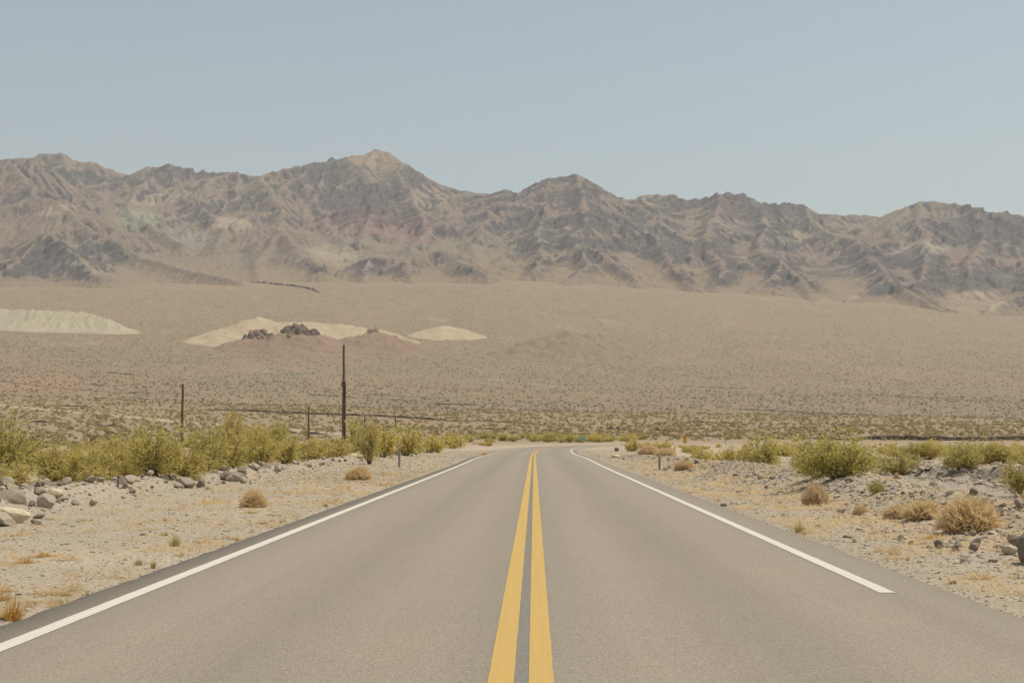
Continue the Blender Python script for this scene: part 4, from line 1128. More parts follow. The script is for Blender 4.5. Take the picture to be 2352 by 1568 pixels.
weed(540, 1232, 14, 34, 'orange', 'low orange tuft close to the left road edge', 3)
weed(100, 1275, 20, 60, 'orange', 'orange patch of dry grass far left on the gravel', 1)
weed(155, 1282, 24, 70, 'straw_red', 'pinkish patch of dry grass right of the orange patch', 1)
weed(262, 1318, 18, 60, 'straw_red', 'low pink patch of dry grass close to the left road edge', 3)
weed(60, 1290, 24, 60, 'orange', 'golden dry grass at the left frame side above the orange weed', 3)
weed(1835, 1215, 32, 34, 'weed', 'yellow green weed at the right gravel edge', 0)
weed(1852, 1218, 12, 44, 'orange', 'low golden mat beside the yellow green weed', 3)
weed(1798, 1183, 10, 16, 'weed', 'tiny green weed at the right road edge', 1)
weed(1735, 1157, 10, 14, 'weed', 'second tiny green weed farther up the right road edge', 1)
weed(2052, 1268, 34, 44, 'straw', 'pale straw tuft on the near right gravel', 0)
weed(2020, 1262, 24, 40, 'straw_red', 'pinkish straw tuft left of the pale one on the near right gravel', 1)
weed(2085, 1282, 24, 20, 'straw', 'thin straw stalks right of the pale tuft', 2)
weed(2145, 1235, 18, 56, 'orange', 'flat orange dry weed below the rubble on the right', 3)
weed(1700, 1140, 12, 30, 'straw', 'pale dry grass at the foot of the right rubble', 1)
weed(1755, 1150, 14, 34, 'straw_red', 'pink dry grass at the foot of the right rubble', 1)
weed(2010, 1222, 14, 34, 'orange', 'small brown dead weed near the rubble foot', 3)
weed(700, 1120, 8, 34, 'straw_red', 'faint pink dry grass left of the flattened dry shrub', 3)
rw = random.Random(5)
for i in range(240):
    left = rw.random() < .5; Y = 12 * (70 / 12) ** rw.random()
    u = -(4.35 + 6 * rw.random() ** 1.6) if left else 4.35 + 3.4 * rw.random() ** 1.3
    X = float(np.interp(Y, ROAD[:, 1], ROAD[:, 0])) + u
    px = CX + F_PX * X / Y; py = 1001 + CAM_Z * F_PX / Y
    if px < -60 or px > 2420: continue
    weed(px, py, (.03 + .09 * rw.random() ** 2) * F_PX / Y, (.10 + .38 * rw.random() ** 2) * F_PX / Y, rw.choice(['straw', 'straw_red', 'straw_red', 'weed', 'straw']),
         'sparse dry tuft of grass scattered on the ' + ('left' if left else 'right') + ' gravel verge', rw.randrange(4), 0, 'dry tufts scattered on the ' + ('left' if left else 'right') + ' gravel verge')

# ------------------------------------------------------------------ scrub on the plain and the slope: nobody could count it
def scrub_shape(seed, n, h=.9, r=.75):
    rng = np.random.default_rng(seed)
    d = rng.normal(size=(n, 3)); d[:, 2] = np.abs(d[:, 2]); d /= np.linalg.norm(d, axis=1)[:, None]
    c = d * (.25 + .75 * rng.random(n) ** .5)[:, None] * np.array([r, r, h]); s = .34 * (.6 + .8 * rng.random(n))[:, None] * (18 / n) ** .4
    a = rng.normal(size=(n, 3)); a /= np.linalg.norm(a, axis=1)[:, None]; b = np.cross(a, d + .3 * rng.normal(size=(n, 3))); b /= np.linalg.norm(b, axis=1)[:, None] + 1e-9
    V = np.stack([c + a * s, c + b * s, c - a * s * .9 - b * s * .4], 1); V[..., 2] = np.maximum(V[..., 2], -.1)
    return V.reshape(-1, 3), np.arange(3 * n).reshape(-1, 3)
def scatter(name, d0, d1, spacing0, spacing1, shape_n, mat, size, seed, label, keep=None):
    rng = np.random.default_rng(seed)
    ds = np.linspace(d0, d1, 40); sp = np.interp(ds, [d0, d1], [spacing0, spacing1])
    area = np.diff(ds) * (ds[:-1] * .90); cnt = (area / sp[:-1] ** 2).astype(int)
    r = np.concatenate([a + (b - a) * rng.random(c) for a, b, c in zip(ds[:-1], ds[1:], cnt)])
    t = (rng.random(len(r)) - .5) * .90
    X = r * t; Y = r
    dens = .5 + .8 * fbm(X / 120, Y / 160, seed, 4) + .5 * fbm(X / 26, Y / 40, seed + 3, 2)
    k = rng.random(len(r)) < np.clip(dens + .25, .08, 1)
    u, s = road_uv(X, Y); k &= (np.abs(u) > 10)
    if keep is not None: k &= keep(X, Y)
    X, Y = X[k], Y[k]; Z = H(X, Y) - .03
    parts_v, parts_f = [], []; n0 = 0
    var = rng.integers(0, 5, len(X))
    for v in range(5):
        q = var == v; V0, F0 = scrub_shape(seed * 10 + v, shape_n); m = q.sum()
        sc = (size * (.45 + .9 * rng.random(m) ** 1.5))[:, None] * np.stack([1 + .3 * rng.random(m), 1 + .3 * rng.random(m), .75 + .45 * rng.random(m)], -1)
        V, Fc = merge_copies(V0, F0, np.stack([X[q], Y[q], Z[q]], -1), sc, rng.random(m) * 6.28)
        parts_v.append(V); parts_f.append(Fc + n0); n0 += len(V)
    me = mesh_np(name, np.concatenate(parts_v), np.concatenate(parts_f), False)
    return link(name, me, M[mat], kind='stuff', label=label, category='scrub')
scatter('desert_scrub', 150, 800, 4.0, 4.8, 22, 'scrub', .95, 71, 'yellowish scrub covering the plain below the slope', keep=lambda X, Y: (Y > 300) | (X < -16))
scatter('slope_scrub', 770, 2950, 4.9, 8.2, 9, 'scrub_far', .86, 72, 'grey green scrub dotted over the long slope below the mountains')

# thin dry grass in patches along the verges: short stalks nobody could count
def grass_patch(name, n, fu, y0, y1, mat, seed, label):
    rng = np.random.default_rng(seed); Y = y0 * (y1 / y0) ** (rng.random(n) ** .9); u = fu(rng, n)
    X = np.interp(Y, ROAD[:, 1], ROAD[:, 0]) + u
    px = CX + F_PX * X / Y
    k = (px > -90) & (px < 2440) & (fbm(X / 1.5, Y / 2.6, seed, 3) + .25 * fbm(X / .4, Y / .5, seed + 2, 2) > .17)
    X, Y = X[k], Y[k]; n = len(X); Z = H(X, Y)
    m = 7; a = rng.random((n, m)) * 6.28; L = (.03 + .09 * rng.random((n, m)) ** 2); ln = .5 + .9 * rng.random((n, m))
    b = np.stack([X[:, None] + .05 * rng.normal(size=(n, m)), Y[:, None] + .05 * rng.normal(size=(n, m)), np.broadcast_to(Z[:, None] - .005, (n, m))], -1)
    e = b + np.stack([np.cos(a) * ln * L, np.sin(a) * ln * L, L], -1)
    sd = np.stack([-np.sin(a), np.cos(a), 0 * a], -1) * .0035 * np.clip(Y / 18, .8, 2.5)[:, None, None]
    V = np.stack([b - sd, b + sd, e], 2).reshape(-1, 3)
    return link(name, mesh_np(name, V, np.arange(len(V)).reshape(-1, 3), False), M[mat], kind='stuff', label=label, category='dry grass')
grass_patch('dry_grass', 15000, lambda r, n: 4.35 + 5.2 * r.random(n), 11, 85, 'straw', 91, 'thin straw coloured grass in patches on the right verge')
grass_patch('dry_grass', 10000, lambda r, n: 5.0 + 4.5 * r.random(n), 13, 85, 'straw_red', 92, 'thin pinkish dead grass in patches on the right verge')
grass_patch('dry_grass', 8000, lambda r, n: -(4.3 + 6.2 * r.random(n) ** 1.3), 9.5, 85, 'straw', 93, 'thin straw coloured grass in patches on the left verge')
grass_patch('dry_grass', 3000, lambda r, n: -(4.3 + 4.2 * r.random(n) ** 1.3), 9.5, 60, 'orange', 94, 'thin orange dead grass in patches on the left verge')
# ------------------------------------------------------------------ rocks
import bmesh
def ico(sub):
    bm = bmesh.new(); bmesh.ops.create_icosphere(bm, subdivisions=sub, radius=1.0)
    V = np.array([v.co[:] for v in bm.verts]); Fc = np.array([[v.index for v in f.verts] for f in bm.faces]); bm.free(); return V, Fc
def rock_shape(seed, sub=4, planes=13, soft=.05, flat=.75, rnd=0.0):
    """a stone broken along random planes, edges worn"""
    rng = np.random.default_rng(seed); V, Fc = ico(sub)
    N = rng.normal(size=(planes, 3)); N /= np.linalg.norm(N, axis=1)[:, None]; D = .55 + .45 * rng.random(planes)
    q = D[None] / np.maximum(V @ N.T, 1e-3); q = np.minimum(q, 1.25)
    r = -soft * np.log(np.exp(-q / soft).sum(1)) if soft > 0 else q.min(1)
    r = r * (1 - rnd) + rnd * .8
    P = V * r[:, None]
    if sub > 1:
        n = fbm(P[:, 0] * 2.2 + P[:, 2] * 1.7, P[:, 1] * 2.2 - P[:, 2] * 1.3, seed, 4)
        P = P * (1 + .07 * n)[:, None]
    P = P / np.abs(P).max(0); P[:, 2] *= 1
    return P, Fc
ROCKS = {}
for m in ('rock_grey', 'rock_dark', 'rock_cream', 'rock_tan'):
    ROCKS[m] = []
    for i in range(7):
        P, Fc = rock_shape(700 + i + 31 * len(ROCKS), 5, 9 + i, .012 + .008 * (i % 3), rnd=(0, .05, .35)[i % 3])
        me = mesh_np('stone_' + m, P, Fc, True); me.materials.append(M[m])
        ROCKS[m].append(me)
def rock(x, y, w, h, mat, label, k=0, dep=None, rz=None, tilt=0.0, group=None, dz=0.0, name='rock'):
    o = link(name, ROCKS[mat][k % 7], None, None, label=label, category='rock')
    if group: o['group'] = group
    z = h1(x, y); dep = w * .8 if dep is None else dep
    o.scale = (w / 2, dep / 2, h / 2 * 1.15); o.rotation_euler = (tilt, tilt * .6, random.random() * 6.28 if rz is None else rz)
    o.location = (x, y, z + h * .42 + dz); return o
def rock_px(x0, x1, y0, y1, mat, label, k=0, gz=0.0, rz=0.0, tilt=0.0, dep=None, Y=None):
    """a stone filling the photo box x0..x1, y0..y1, resting at y1"""
    px = (x0 + x1) / 2; Y = Y or (CAM_Z - gz) * F_PX / (y1 - 1001)
    X, Y, zb = W(px, y1, Y); w = (x1 - x0) * Y / F_PX; h = (y1 - y0) * Y / F_PX
    z = h1(X, Y)
    return rock(X, Y, w * 1.05, h * 1.05, mat, label, k, dep, rz, tilt, dz=min(0, zb - z) if abs(zb - z) < .4 else 0)
rock_px(-30, 62, 1126, 1170, 'rock_grey', 'big smooth grey boulder at the left frame edge above the cream stone', 2, .0, .2)
rock_px(-16, 71, 1164, 1200, 'rock_cream', 'long cream coloured stone lying at the left frame edge', 5, .0, .1, dep=.35)
rock_px(-20, 40, 1176, 1206, 'rock_tan', 'tan slab leaning on the cream stone at the left frame edge', 0, .0, .5, .25)
rock_px(68, 94, 1192, 1204, 'rock_grey', 'small bluish grey stone right of the cream stone', 1)
rock_px(74, 104, 1178, 1189, 'rock_dark', 'flat brown stone right of the cream stone', 3)
rock_px(-14, 16, 1084, 1124, 'rock_dark', 'dark upright boulder at the left frame edge under the tallest bush', 4, .2)
rock_px(15, 46, 1108, 1132, 'rock_dark', 'dark low stone right of the upright left edge boulder', 1, .2)
rock_px(40, 74, 1110, 1138, 'rock_grey', 'grey banded stone in the left heap', 3, .15)
rock_px(62, 88, 1104, 1124, 'rock_dark', 'dark wedge shaped stone on top of the left heap', 6, .25, .4, .3)
rock_px(82, 106, 1103, 1126, 'rock_dark', 'second dark wedge stone on top of the left heap', 0, .25, .9, -.3)
rock_px(104, 140, 1108, 1128, 'rock_grey', 'rounded grey stone behind the pale stone in the left heap', 2, .2)
rock_px(106, 147, 1121, 1144, 'rock_cream', 'pale rounded stone in the middle of the left heap', 2, .12)
rock_px(86, 127, 1134, 1168, 'rock_tan', 'angular grey tan stone at the front of the left heap', 1, .0, .3)
rock_px(112, 130, 1135, 1152, 'rock_dark', 'small dark stone wedged behind the angular stone in the left heap', 4, .05)
rock_px(122, 140, 1144, 1160, 'rock_grey', 'round bluish cobble at the front of the left heap', 2, .0)
rock_px(150, 163, 1138, 1152, 'rock_dark', 'dark cobble right of the round bluish one', 1, .0)
rock_px(160, 182, 1146, 1160, 'rock_grey', 'pale grey angular stone at the right end of the left heap', 0)
rock_px(204, 224, 1142, 1160, 'rock_tan', 'lone small pyramid stone on the left gravel', 5, .0)
rock_px(264, 293, 1098, 1126, 'rock_dark', 'tall dark standing stone below the left hedge', 0, .1, .2)
rock_px(518, 556, 1086, 1106, 'rock_tan', 'rounded pinkish boulder in front of the paired grey one', 2, .0)
rock_px(508, 570, 1074, 1098, 'rock_grey', 'larger rounded grey boulder of the pair below the hedge', 5, .1)
rock_px(506, 526, 1088, 1105, 'rock_dark', 'dark stone left of the two rounded boulders', 1, .0)
rock_px(390, 420, 1092, 1112, 'rock_dark', 'dark grey block under the brightest part of the hedge', 3, .05)
rock_px(400, 448, 1082, 1108, 'rock_grey', 'broad grey stone behind the dark grey block', 4, .15)
rock_px(376, 394, 1084, 1106, 'rock_tan', 'reddish tan stone left of the dark grey block', 0, .1)
rock_px(330, 362, 1094, 1112, 'rock_grey', 'pale grey stone right of the standing dark stone', 1, .1)
rock_px(590, 622, 1060, 1080, 'rock_grey', 'grey stone in the row right of the rounded boulders', 1, .1)
rock_px(626, 646, 1068, 1084, 'rock_tan', 'tan stone in the row right of the rounded boulders', 3, .05)
rock_px(800, 836, 1041, 1054, 'rock_cream', 'pale stone at the end of the left stone row by the dry shrub', 2, .1)
# right
rock_px(2330, 2412, 1222, 1292, 'rock_dark', 'big dark brown boulder at the right frame edge', 2, .0, .5, Y=16.8)
rock_px(2300, 2336, 1196, 1218, 'rock_cream', 'pale rounded stone on the rubble beside the dark right boulder', 5, .3)
rock_px(2278, 2302, 1196, 1208, 'rock_cream', 'small pale stone left of the pale rounded one', 1, .3)
rock_px(2144, 2169, 1184, 1206, 'rock_grey', 'angular stone on the rubble below the big golden shrub', 3, .3)
rock_px(2188, 2212, 1186, 1206, 'rock_grey', 'grey stone on the rubble right of the angular one', 0, .3)
rock_px(2226, 2251, 1210, 1230, 'rock_tan', 'tan stone in the middle of the right rubble', 4, .2)
rock_px(2184, 2202, 1212, 1228, 'rock_tan', 'small tan stone in the right rubble', 6, .2)
rock_px(2086, 2102, 1186, 1198, 'rock_dark', 'dark pebble shaped stone on the rubble crest', 1, .3)
rock_px(2062, 2076, 1178, 1190, 'rock_grey', 'dark round stone on the rubble left of the golden clump', 2, .3)
rock_px(1788, 1816, 1078, 1100, 'rock_dark', 'round dark stone left of the largest right verge bush', 2, .15)
rock_px(1722, 1752, 1076, 1096, 'rock_grey', 'grey stone in the row left of the round dark one', 0, .15)
rock_px(1755, 1785, 1080, 1095, 'rock_cream', 'pale stone left of the round dark one', 4, .15)
rock_px(1410, 1422, 1027, 1036, 'rock_dark', 'lone dark block at the right edge near the road bend', 2, .0)
rock_px(1404, 1426, 1044, 1052, 'rock_cream', 'pale flat stone below the lone dark block', 5)
rock_px(2236, 2270, 1118, 1140, 'rock_grey', 'bluish boulder in the wash behind the big golden shrub', 5, -.4)
rock_px(1990, 2034, 1086, 1122, 'rock_grey', 'eroded grey block of bank right of the largest verge bush', 3, .0)
rock_px(1654, 1674, 1138, 1146, 'rock_dark', 'small dark stone at the foot of the right rubble', 1, .1)
rock_px(2018, 2042, 1199, 1207, 'rock_tan', 'reddish flat stone at the near edge of the rubble', 3, .1)
rock_px(2058, 2086, 1194, 1204, 'rock_cream', 'pale flat stone at the near edge of the rubble', 0, .2)
rr = random.Random(21); nrock = 0
for i in range(480):
    if nrock >= 235: break
    left = rr.random() < .58; Y = (24 if left else 17) * ((130 if left else 105) / (24 if left else 17)) ** (rr.random() ** 1.1)
    u = -(10.8 + rr.gauss(0, .5)) if left else 7.7 + rr.gauss(0, .95)
    if abs(u) < 5.2: continue
    X = float(np.interp(Y, ROAD[:, 1], ROAD[:, 0])) + u; px = CX + F_PX * X / Y
    if px < -40 or px > 2400: continue
    w = (.11 + .26 * rr.random() ** 2.2) * (1.15 if left else .85)
    side = 'left berm below the hedge' if left else 'right rubble berm'
    mt = rr.choice(['rock_grey'] * 5 + ['rock_tan'] * 3 + ['rock_dark'] * 1 + ['rock_cream'])
    rock(X, Y, w, w * (.45 + .35 * rr.random()), mt, {'rock_grey': 'grey', 'rock_tan': 'tan', 'rock_dark': 'dark', 'rock_cream': 'pale'}[mt] + ' loose rock among many on the ' + side,
         rr.randrange(7), tilt=rr.gauss(0, .25), group={'rock_grey': 'grey', 'rock_tan': 'tan', 'rock_dark': 'dark', 'rock_cream': 'pale'}[mt] + ' loose rocks on the ' + side)
    nrock += 1

# ------------------------------------------------------------------ gravel and rubble, uncountable
def stones(name, n, fu, y0, y1, smin, smax, pw, mat, seed, label, sub=1):
    rng = np.random.default_rng(seed)
    Y = y0 * (y1 / y0) ** (rng.random(n) ** pw); u = fu(rng, n, Y)
    X = np.interp(Y, ROAD[:, 1], ROAD[:, 0]) + u
    px = CX + F_PX * X / Y; k = (px > -90) & (px < 2440); X, Y = X[k], Y[k]; n = len(X)
    Z = H(X, Y); VV, FF = [], []; n0 = 0; var = rng.integers(0, 6, n)
    for v in range(6):
        q = var == v; m = q.sum()
        P, Fc = rock_shape(seed * 7 + v, sub, 8, 0.0)
        s = smin + (smax - smin) * rng.random(m) ** 3
        sc = s[:, None] * .5 * np.stack([1 + .5 * rng.random(m), .75 + .4 * rng.random(m), .38 + .3 * rng.random(m)], -1)
        pos = np.stack([X[q], Y[q], Z[q] + sc[:, 2] * .3], -1)
        V, Fm = merge_copies(P, Fc, pos, sc, rng.random(m) * 6.28, rng.normal(size=m) * .3)
        VV.append(V); FF.append(Fm + n0); n0 += len(V)
    return link(name, mesh_np(name, np.concatenate(VV), np.concatenate(FF), False), M[mat], kind='stuff', label=label, category='gravel')
stones('gravel', 30000, lambda r, n, Y: -(4.12 + 6.5 * r.random(n) ** 1.5), 9.5, 60, .010, .040, .85, 'gravel', 81, 'loose pale gravel covering the left road shoulder')
stones('gravel', 22000, lambda r, n, Y: 4.22 + 3.2 * r.random(n) ** 1.1, 11, 60, .010, .040, .8, 'gravel', 82, 'loose pale gravel covering the right road shoulder')
stones('rubble', 4200, lambda r, n, Y: -11.0 + .75 * r.normal(size=n), 22, 140, .03, .13, .9, 'rubble', 83, 'broken stones making up the left berm')
stones('rubble', 15000, lambda r, n, Y: 7.7 + 1.05 * r.normal(size=n), 15, 110, .03, .14, .8, 'rubble', 84, 'broken stones making up the right berm')
stones('rubble', 4500, lambda r, n, Y: 10 + 10 * r.random(n), 22, 92, .04, .13, .8, 'rubble', 85, 'scattered stones on the bed of the wash')
stones('rubble', 1600, lambda r, n, Y: 19.6 + .9 * r.normal(size=n), 40, 95, .08, .42, .9, 'rubble', 86, 'broken clods and stones along the far rim of the wash')
stones('gravel', 9000, lambda r, n, Y: -(4.3 + 6.3 * r.random(n)), 45, 150, .035, .11, .9, 'gravel', 87, 'stony gravel on the farther left verge')
stones('gravel', 9000, lambda r, n, Y: 4.4 + 6.5 * r.random(n), 45, 150, .035, .11, .9, 'gravel', 88, 'stony gravel on the farther right verge')
stones('gravel', 1500, lambda r, n, Y: np.where(r.random(n) < .55, -(4.3 + 6 * r.random(n)), 4.4 + 3 * r.random(n)), 10, 60, .05, .11, .7, 'rubble', 89, 'larger stones lying loose on both road shoulders')

# crags on the brown hill
bgx, bgy, bZ, bst = BH
CP_, CF_ = rock_shape(901, 3, 10, .03)
def crag(px0, px1, py, hgt_px, n, label, seed):
    n = int(n * 2.2)
    rng = np.random.default_rng(seed); VV, FF, n0 = [], [], 0
    for i in range(n):
        px = px0 + (px1 - px0) * rng.random()
        f = 1 - abs((px - (px0 + px1) / 2) / ((px1 - px0) / 2 + 1e-6)) ** 2 * .6
        YC = {4: 1835, 5: 1852, 6: 1744, 7: 1742}.get(seed, 1757); X = (px - CX) / F_PX * YC; Y = YC + rng.normal() * 7
        ii = int(np.clip((X - bgx[0]) / bst, 0, len(bgx) - 1)); jj = int(np.clip((Y - bgy[0]) / bst, 0, len(bgy) - 1))
        s = hgt_px * .53 * (.24 + .50 * rng.random() ** 1.4) * f
        z = bZ[jj, ii]
        P, Fc = rock_shape(910 + seed * 13 + i % 5, 2, 10, .03)
        V, Fm = merge_copies(P, Fc, np.array([[X, Y, z + s * .25]]), np.array([[s * .75, s * .75, s * (.7 + .5 * rng.random())]]), np.array([rng.random() * 6.28]))
        VV.append(V); FF.append(Fm + n0); n0 += len(V)
    o = link('rock_outcrop', mesh_np('rock_outcrop', np.concatenate(VV), np.concatenate(FF), False), M['crag'], None, label=label, category='outcrop')
crag(558, 622, 765, 20, 34, 'dark jagged outcrop on the left shoulder of the reddish hill', 1)
crag(646, 708, 760, 22, 38, 'dark jagged outcrop crowning the middle of the reddish hill', 2)
crag(704, 734, 772, 15, 18, 'small dark outcrop stepping down right of the middle crown', 3)
crag(575, 612, 775, 11, 12, 'brown rock ledge low on the left flank of the reddish hill', 6)
crag(660, 676, 776, 11, 14, 'brown rock ledge below the middle crown of the reddish hill', 7)
crag(842, 872, 758, 13, 18, 'low brown outcrop on the right top of the reddish hill', 4)
crag(905, 910, 776, 12, 8, 'scattered dark blocks near the right end of the reddish hill', 5)

# ------------------------------------------------------------------ poles and wire
def pole(px, top, Y, rad, label, group, extra=None, lean=0.0):
    x, y, zt = W(px, top, Y); z0 = h1(x, y)
    t = thing('utility_pole', (x, y, z0), label, 'pole', group)
    hgt = zt - z0; mb = MB()
    zz = np.linspace(-.6, hgt, 9); P = np.stack([lean * zz / hgt + .02 * np.sin(zz), 0 * zz, zz], -1)
    mb.tube(P, np.linspace(rad * 1.18, rad * .82, 9), 10)
    mb.tube(np.array([[lean, 0, hgt - .02], [lean, 0, hgt + rad * .7]]), [rad * .8, rad * .25], 10)
    link('shaft', mb.mesh('shaft', True), M['wood'], t)
    return t, hgt
G_P = 'wooden poles of the line receding on the left'
lab = ['thick brown wooden pole on the left, nearest of the line carrying the wire', 'shorter brown pole between the nearest one and the tall pole', 'thin pole just right of the tall pole behind the dark based bush',
       'thin pole above the yellow creosote by the marker post', 'very thin distant pole, first of the faint three', 'thin distant pole, darkest of the faint three', 'thinnest distant pole, last of the line']
PT = []
for i, (px, top, Y, rad) in enumerate([(420, 882, 183, .165), (709.5, 934, 269, .17), (838, 957, 352, .16), (908.5, 956, 438, .18), (955, 966, 524, .15), (990.5, 965, 560, .17), (1018, 966, 640, .13)]):
    t, hg = pole(px, top, Y, rad, lab[i], None)
    if i < 2:
        mb = MB(); zi = hg - (1.35 if i == 0 else 1.2)
        mb.tube([[.16, -.02, zi - .05], [.26, -.02, zi - .05], [.26, -.02, zi + .10]], .018, 6); link('bracket', mb.mesh('bracket'), M['metal'], t)
        m2 = MB(); m2.tube([[.26, -.02, zi + .08], [.26, -.02, zi + .13], [.26, -.02, zi + .17], [.26, -.02, zi + .21]], [.03, .05, .05, .025], 8); link('insulator', m2.mesh('insulator', True), M['porcelain'], t)
        PT.append(np.array(t.location) + np.array([.26, -.02, zi + .19]))
# the tall one: pole with a cable guard up its side, a box and white fittings
t, hg = pole(790, 793, 167, .155, 'tallest brown utility pole with grey cable guard and small white fittings', None)
mb = MB(); mb.tube([[.23, -.10, -.3], [.23, -.10, 1.9], [.22, -.10, hg * .63]], .075, 8); link('cable_guard', mb.mesh('cable_guard', True), M['wood'], t)
mb = MB(); mb.box((.02, -.16, hg * .62), (.50, .22, .62)); link('equipment_box', mb.mesh('equipment_box'), M['wood'], t)
mb = MB(); mb.tube([[-.12, -.12, hg * .585], [-.42, -.14, hg * .585]], [.045, .06], 8); link('insulator', mb.mesh('insulator', True), M['porcelain'], t)
mb = MB(); mb.tube([[.40, -.1, hg * .63], [.44, -.1, hg * .66], [.52, -.1, hg * .615], [.56, -.1, hg * .64]], .022, 6); link('loose_lead', mb.mesh('loose_lead', True), M['porcelain'], t)
mb = MB(); mb.tube([[.34, -.1, hg * .50], [.35, -.1, hg * .525]], .03, 6); link('insulator', mb.mesh('insulator', True), M['porcelain'], t)
for f in (.88, .74):
    mb = MB(); mb.tube([[-.30, -.17, hg * f + .06], [-.12, -.17, hg * f], [.12, -.17, hg * f], [.26, -.17, hg * f + .08]], .022, 6); link('bracket', mb.mesh('bracket', True), M['metal'], t)
for f in (.615, .665, .425):
    mb = MB(); mb.tube([[.0, 0, hg * f - .04], [.0, 0, hg * f + .04]], .23, 12); link('band', mb.mesh('band', True), M['metal'], t)
# wire from beyond the frame to the nearest pole and on
mb = MB(); A = np.array([-46.5, 97, 7.2]); 
for a, b, sag in ((A, PT[0], .9), (PT[0], PT[1], 1.1)):
    q = np.linspace(0, 1, 30)[:, None]; P = a + (b - a) * q; P[:, 2] -= (4 * sag * q * (1 - q))[:, 0]; mb.tube(P, .020, 5)
link('overhead_wire', mb.mesh('overhead_wire', True), M['wire'], None, label='sagging dark wire strung from the left frame edge to the wooden poles', category='wire')
# slim post beyond the bend
x, y, zt = W(1280, 980, 300); z0 = h1(x, y)
t = thing('marker_pole', (x, y, z0), 'slim dark post standing alone beyond the road bend', 'post')
mb = MB(); mb.tube([[0, 0, -.3], [0, 0, (zt - z0) * .6], [0, 0, zt - z0]], [.07, .06, .055], 8); link('shaft', mb.mesh('shaft', True), M['wood'], t)

# ------------------------------------------------------------------ marker posts and signs
def delineator(px, top, base, label, mat):
    Y = CAM_Z * F_PX / (base - 1001); X, Y, _ = W(px, base, Y); z = h1(X, Y); h = (base - top) * Y / F_PX
    t = thing('marker_post', (X, Y, z), label, 'marker post', None, .1)
    mb = MB()                                              # bent sheet post: shallow channel section
    prof = [(-.055, .012), (-.03, -.012), (.03, -.012), (.055, .012), (.048, .018), (.028, -.002), (-.028, -.002), (-.048, .018)]
    k = len(prof); V = []
    for zz in (-.3, .5 * h, h - .03, h): 
        s = 1.0 if zz < h - .01 else .8
        V += [(a * s, b, zz) for a, b in prof]
    Fc = []
    for r in range(3):
        for i in range(k): Fc.append([r * k + i, r * k + (i + 1) % k, (r + 1) * k + (i + 1) % k, (r + 1) * k + i])
    mb.add(V, Fc); mb.add([V[3 * k + i] for i in range(k)], [[0, 1, 6, 7], [1, 2, 5, 6], [2, 3, 4, 5]])
    link('post', mb.mesh('post'), M[mat], t)
    mb = MB(); mb.box((0, -.018, h * .90), (.045, .008, .11)); link('reflector', mb.mesh('reflector'), M['reflector'], t)
    mb = MB(); mb.tube([[0, -.013, h * .80], [0, -.022, h * .80]], .012, 6); link('bolt', mb.mesh('bolt'), M['porcelain'], t)
delineator(917, 1020, 1072, 'grey roadside marker post with small reflector on the left gravel', 'metal')
delineator(1515, 1041, 1078, 'pale grey roadside marker post on the right verge', 'metal')

def sign_post(name, px, top, base_y, Y, label):
    x, y, zt = W(px, top, Y); z0 = h1(x, y)
    return thing(name, (x, y, z0), label, 'road sign'), zt - z0, Y / F_PX
t, hg, k = sign_post('road_sign', 1337, 1002, 1022, 262, 'small green sign on a post beyond the road bend')
mb = MB(); mb.box((0, 0, hg / 2 - .2), (.07, .07, hg + .3)); link('post', mb.mesh('post'), M['wood'], t)
w, h = 13.2 * k, 9.6 * k
def rrect(w, h, r, cz, n=5):
    P = []
    for cx, cy, a0 in ((w / 2 - r, h / 2 - r, 0), (-w / 2 + r, h / 2 - r, 90), (-w / 2 + r, -h / 2 + r, 180), (w / 2 - r, -h / 2 + r, 270)):
        for i in range(n): a = math.radians(a0 + 90 * i / (n - 1)); P.append((cx + r * math.cos(a), cy + r * math.sin(a) + cz))
    return P
mb = MB(); mb.prism(rrect(w, h, .07, hg - h / 2), -.075, -.06); link('panel', mb.mesh('panel'), M['sign_green'], t)
def diamond(s, cz, r=.06):
    P = []
    for a0 in (0, 90, 180, 270):
        for q in (-1, 0, 1):
            a = math.radians(a0 + q * 4.5); P.append(((s - (0.0 if q else .02)) * math.cos(a), (s - (0.0 if q else .02)) * math.sin(a) + cz))
    return P
def warn(px, cy, half, Y, base, label, plaque, mark):
    t, hg, k = sign_post('warning_sign', px, cy - half, base, Y, label); s = half * k; cz = hg - s
    mb = MB(); mb.box((0, .02, hg / 2 - .2), (.08, .06, hg + .2)); link('post', mb.mesh('post'), M['wood'], t)
    mb = MB(); mb.prism(diamond(s, cz), -.05, -.03); link('panel', mb.mesh('panel'), M['sign_yellow'], t)
    if mark:
        q = s * .52; mb = MB()                            # thick stem with a branch to the left
        mb.prism([(-.10 * s, cz - q), (.10 * s, cz - q), (.10 * s, cz + q), (-.10 * s, cz + q)], -.056, -.051)
        mb.prism([(-q * .95, cz - .09 * s), (-.101 * s, cz - .09 * s), (-.101 * s, cz + .12 * s), (-q * .95, cz + .12 * s)], -.056, -.051)
        link('symbol', mb.mesh('symbol'), M['black'], t)
    if plaque:
        mb = MB(); w = plaque * k; mb.prism(rrect(w, w * .95, .05, cz - s - w * .25), -.048, -.034); link('plaque', mb.mesh('plaque'), M['sign_orange'], t)
warn(1573, 1004.5, 6.2, 235, 1020, 'yellow diamond warning sign with black junction mark and an orange plaque below', 8.5, True)
warn(1666, 1003, 4.6, 262, 1016, 'plain small yellow warning sign above the bushes right of the bend', 0, False)
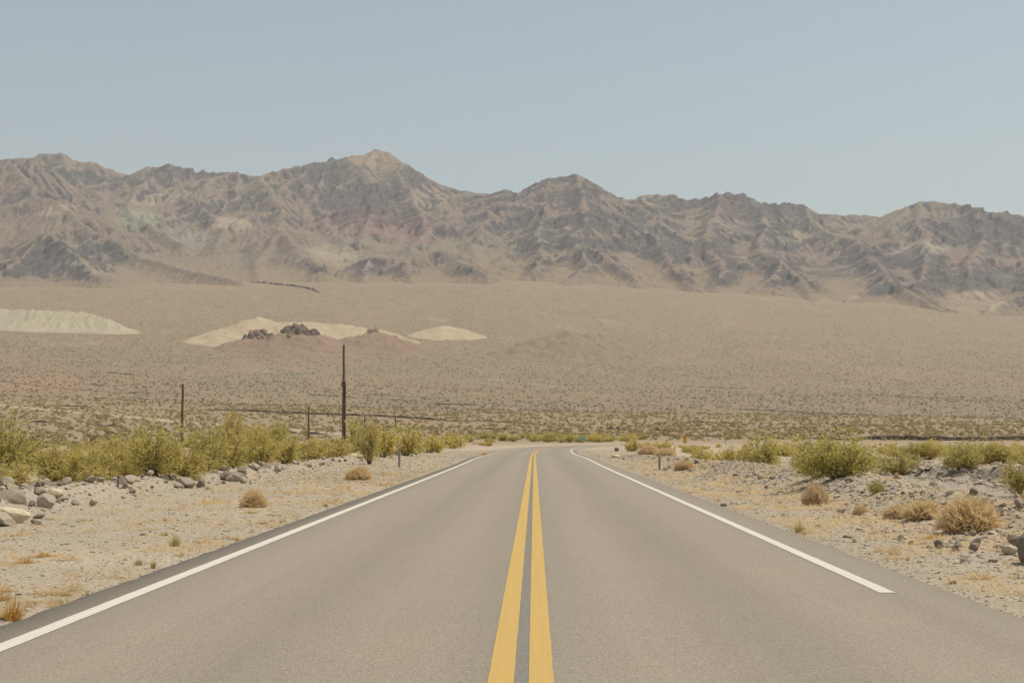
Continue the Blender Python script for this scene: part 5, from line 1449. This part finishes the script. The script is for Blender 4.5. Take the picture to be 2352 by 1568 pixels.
# ------------------------------------------------------------------ light, sky, air, camera
SUN_EL, SUN_AZ = math.radians(67), math.radians(86)         # azimuth clockwise from straight ahead
w = bpy.data.worlds.new('World'); SC.world = w; w.use_nodes = True
nt = w.node_tree; bg = nt.nodes['Background']
sky = nt.nodes.new('ShaderNodeTexSky'); sky.sky_type = 'NISHITA'; sky.sun_disc = False
sky.sun_elevation = SUN_EL; sky.sun_rotation = SUN_AZ; sky.air_density = 1.5; sky.dust_density = 1.0; sky.ozone_density = 2.0; sky.altitude = 0
hs = nt.nodes.new('ShaderNodeHueSaturation'); hs.inputs['Saturation'].default_value = SKY_SAT
nt.links.new(sky.outputs[0], hs.inputs['Color']); tn = nt.nodes.new('ShaderNodeMix'); tn.data_type = 'RGBA'; tn.blend_type = 'MULTIPLY'; tn.inputs[0].default_value = 1.0; tn.inputs[7].default_value = (.975, 1.0, .965, 1)
nt.links.new(hs.outputs[0], tn.inputs[6]); nt.links.new(tn.outputs[2], bg.inputs['Color']); bg.inputs['Strength'].default_value = SKY_STR

L = bpy.data.lights.new('sun', 'SUN'); L.energy = SUN_STR; L.angle = math.radians(.53); L.color = (1.0, .917, .745)
so = bpy.data.objects.new('sun', L); COL.objects.link(so)
sd = Vector((math.sin(SUN_AZ) * math.cos(SUN_EL), math.cos(SUN_AZ) * math.cos(SUN_EL), math.sin(SUN_EL)))
so.rotation_euler = sd.to_track_quat('Z', 'Y').to_euler(); so.location = (0, 0, 60)

if HAZE > 0:
    mb = MB(); mb.box((0, 1250, 598), (7600, 10000, 1205))
    hm = bpy.data.materials.new('haze_air'); hm.use_nodes = True; t = hm.node_tree; t.nodes.clear()
    o = t.nodes.new('ShaderNodeOutputMaterial'); v = t.nodes.new('ShaderNodeVolumePrincipled')
    v.inputs['Color'].default_value = (.93, .95, 1.0, 1); v.inputs['Density'].default_value = HAZE; v.inputs['Anisotropy'].default_value = .25
    t.links.new(v.outputs[0], o.inputs['Volume'])
    link('haze', mb.mesh('haze'), hm, None, kind='stuff', label='thin pale dust haze hanging over the whole valley', category='haze')
    hm.cycles.homogeneous_volume = True if hasattr(hm.cycles, 'homogeneous_volume') else None

cam = bpy.data.cameras.new('camera'); cam.lens = 50.0; cam.sensor_width = 36.0; cam.clip_start = .1; cam.clip_end = 20000
co = bpy.data.objects.new('camera', cam); COL.objects.link(co)
co.location = (0, 0, CAM_Z); co.rotation_euler = (math.pi / 2 + PITCH, 0, 0); SC.camera = co
SC.view_settings.view_transform = 'Standard'; SC.view_settings.look = 'None'; SC.view_settings.exposure = EXPO; SC.view_settings.gamma = 1.0
SC.cycles.use_denoising = True; SC.cycles.max_bounces = 8; SC.cycles.diffuse_bounces = 5; SC.cycles.volume_bounces = 1; SC.cycles.transparent_max_bounces = 8
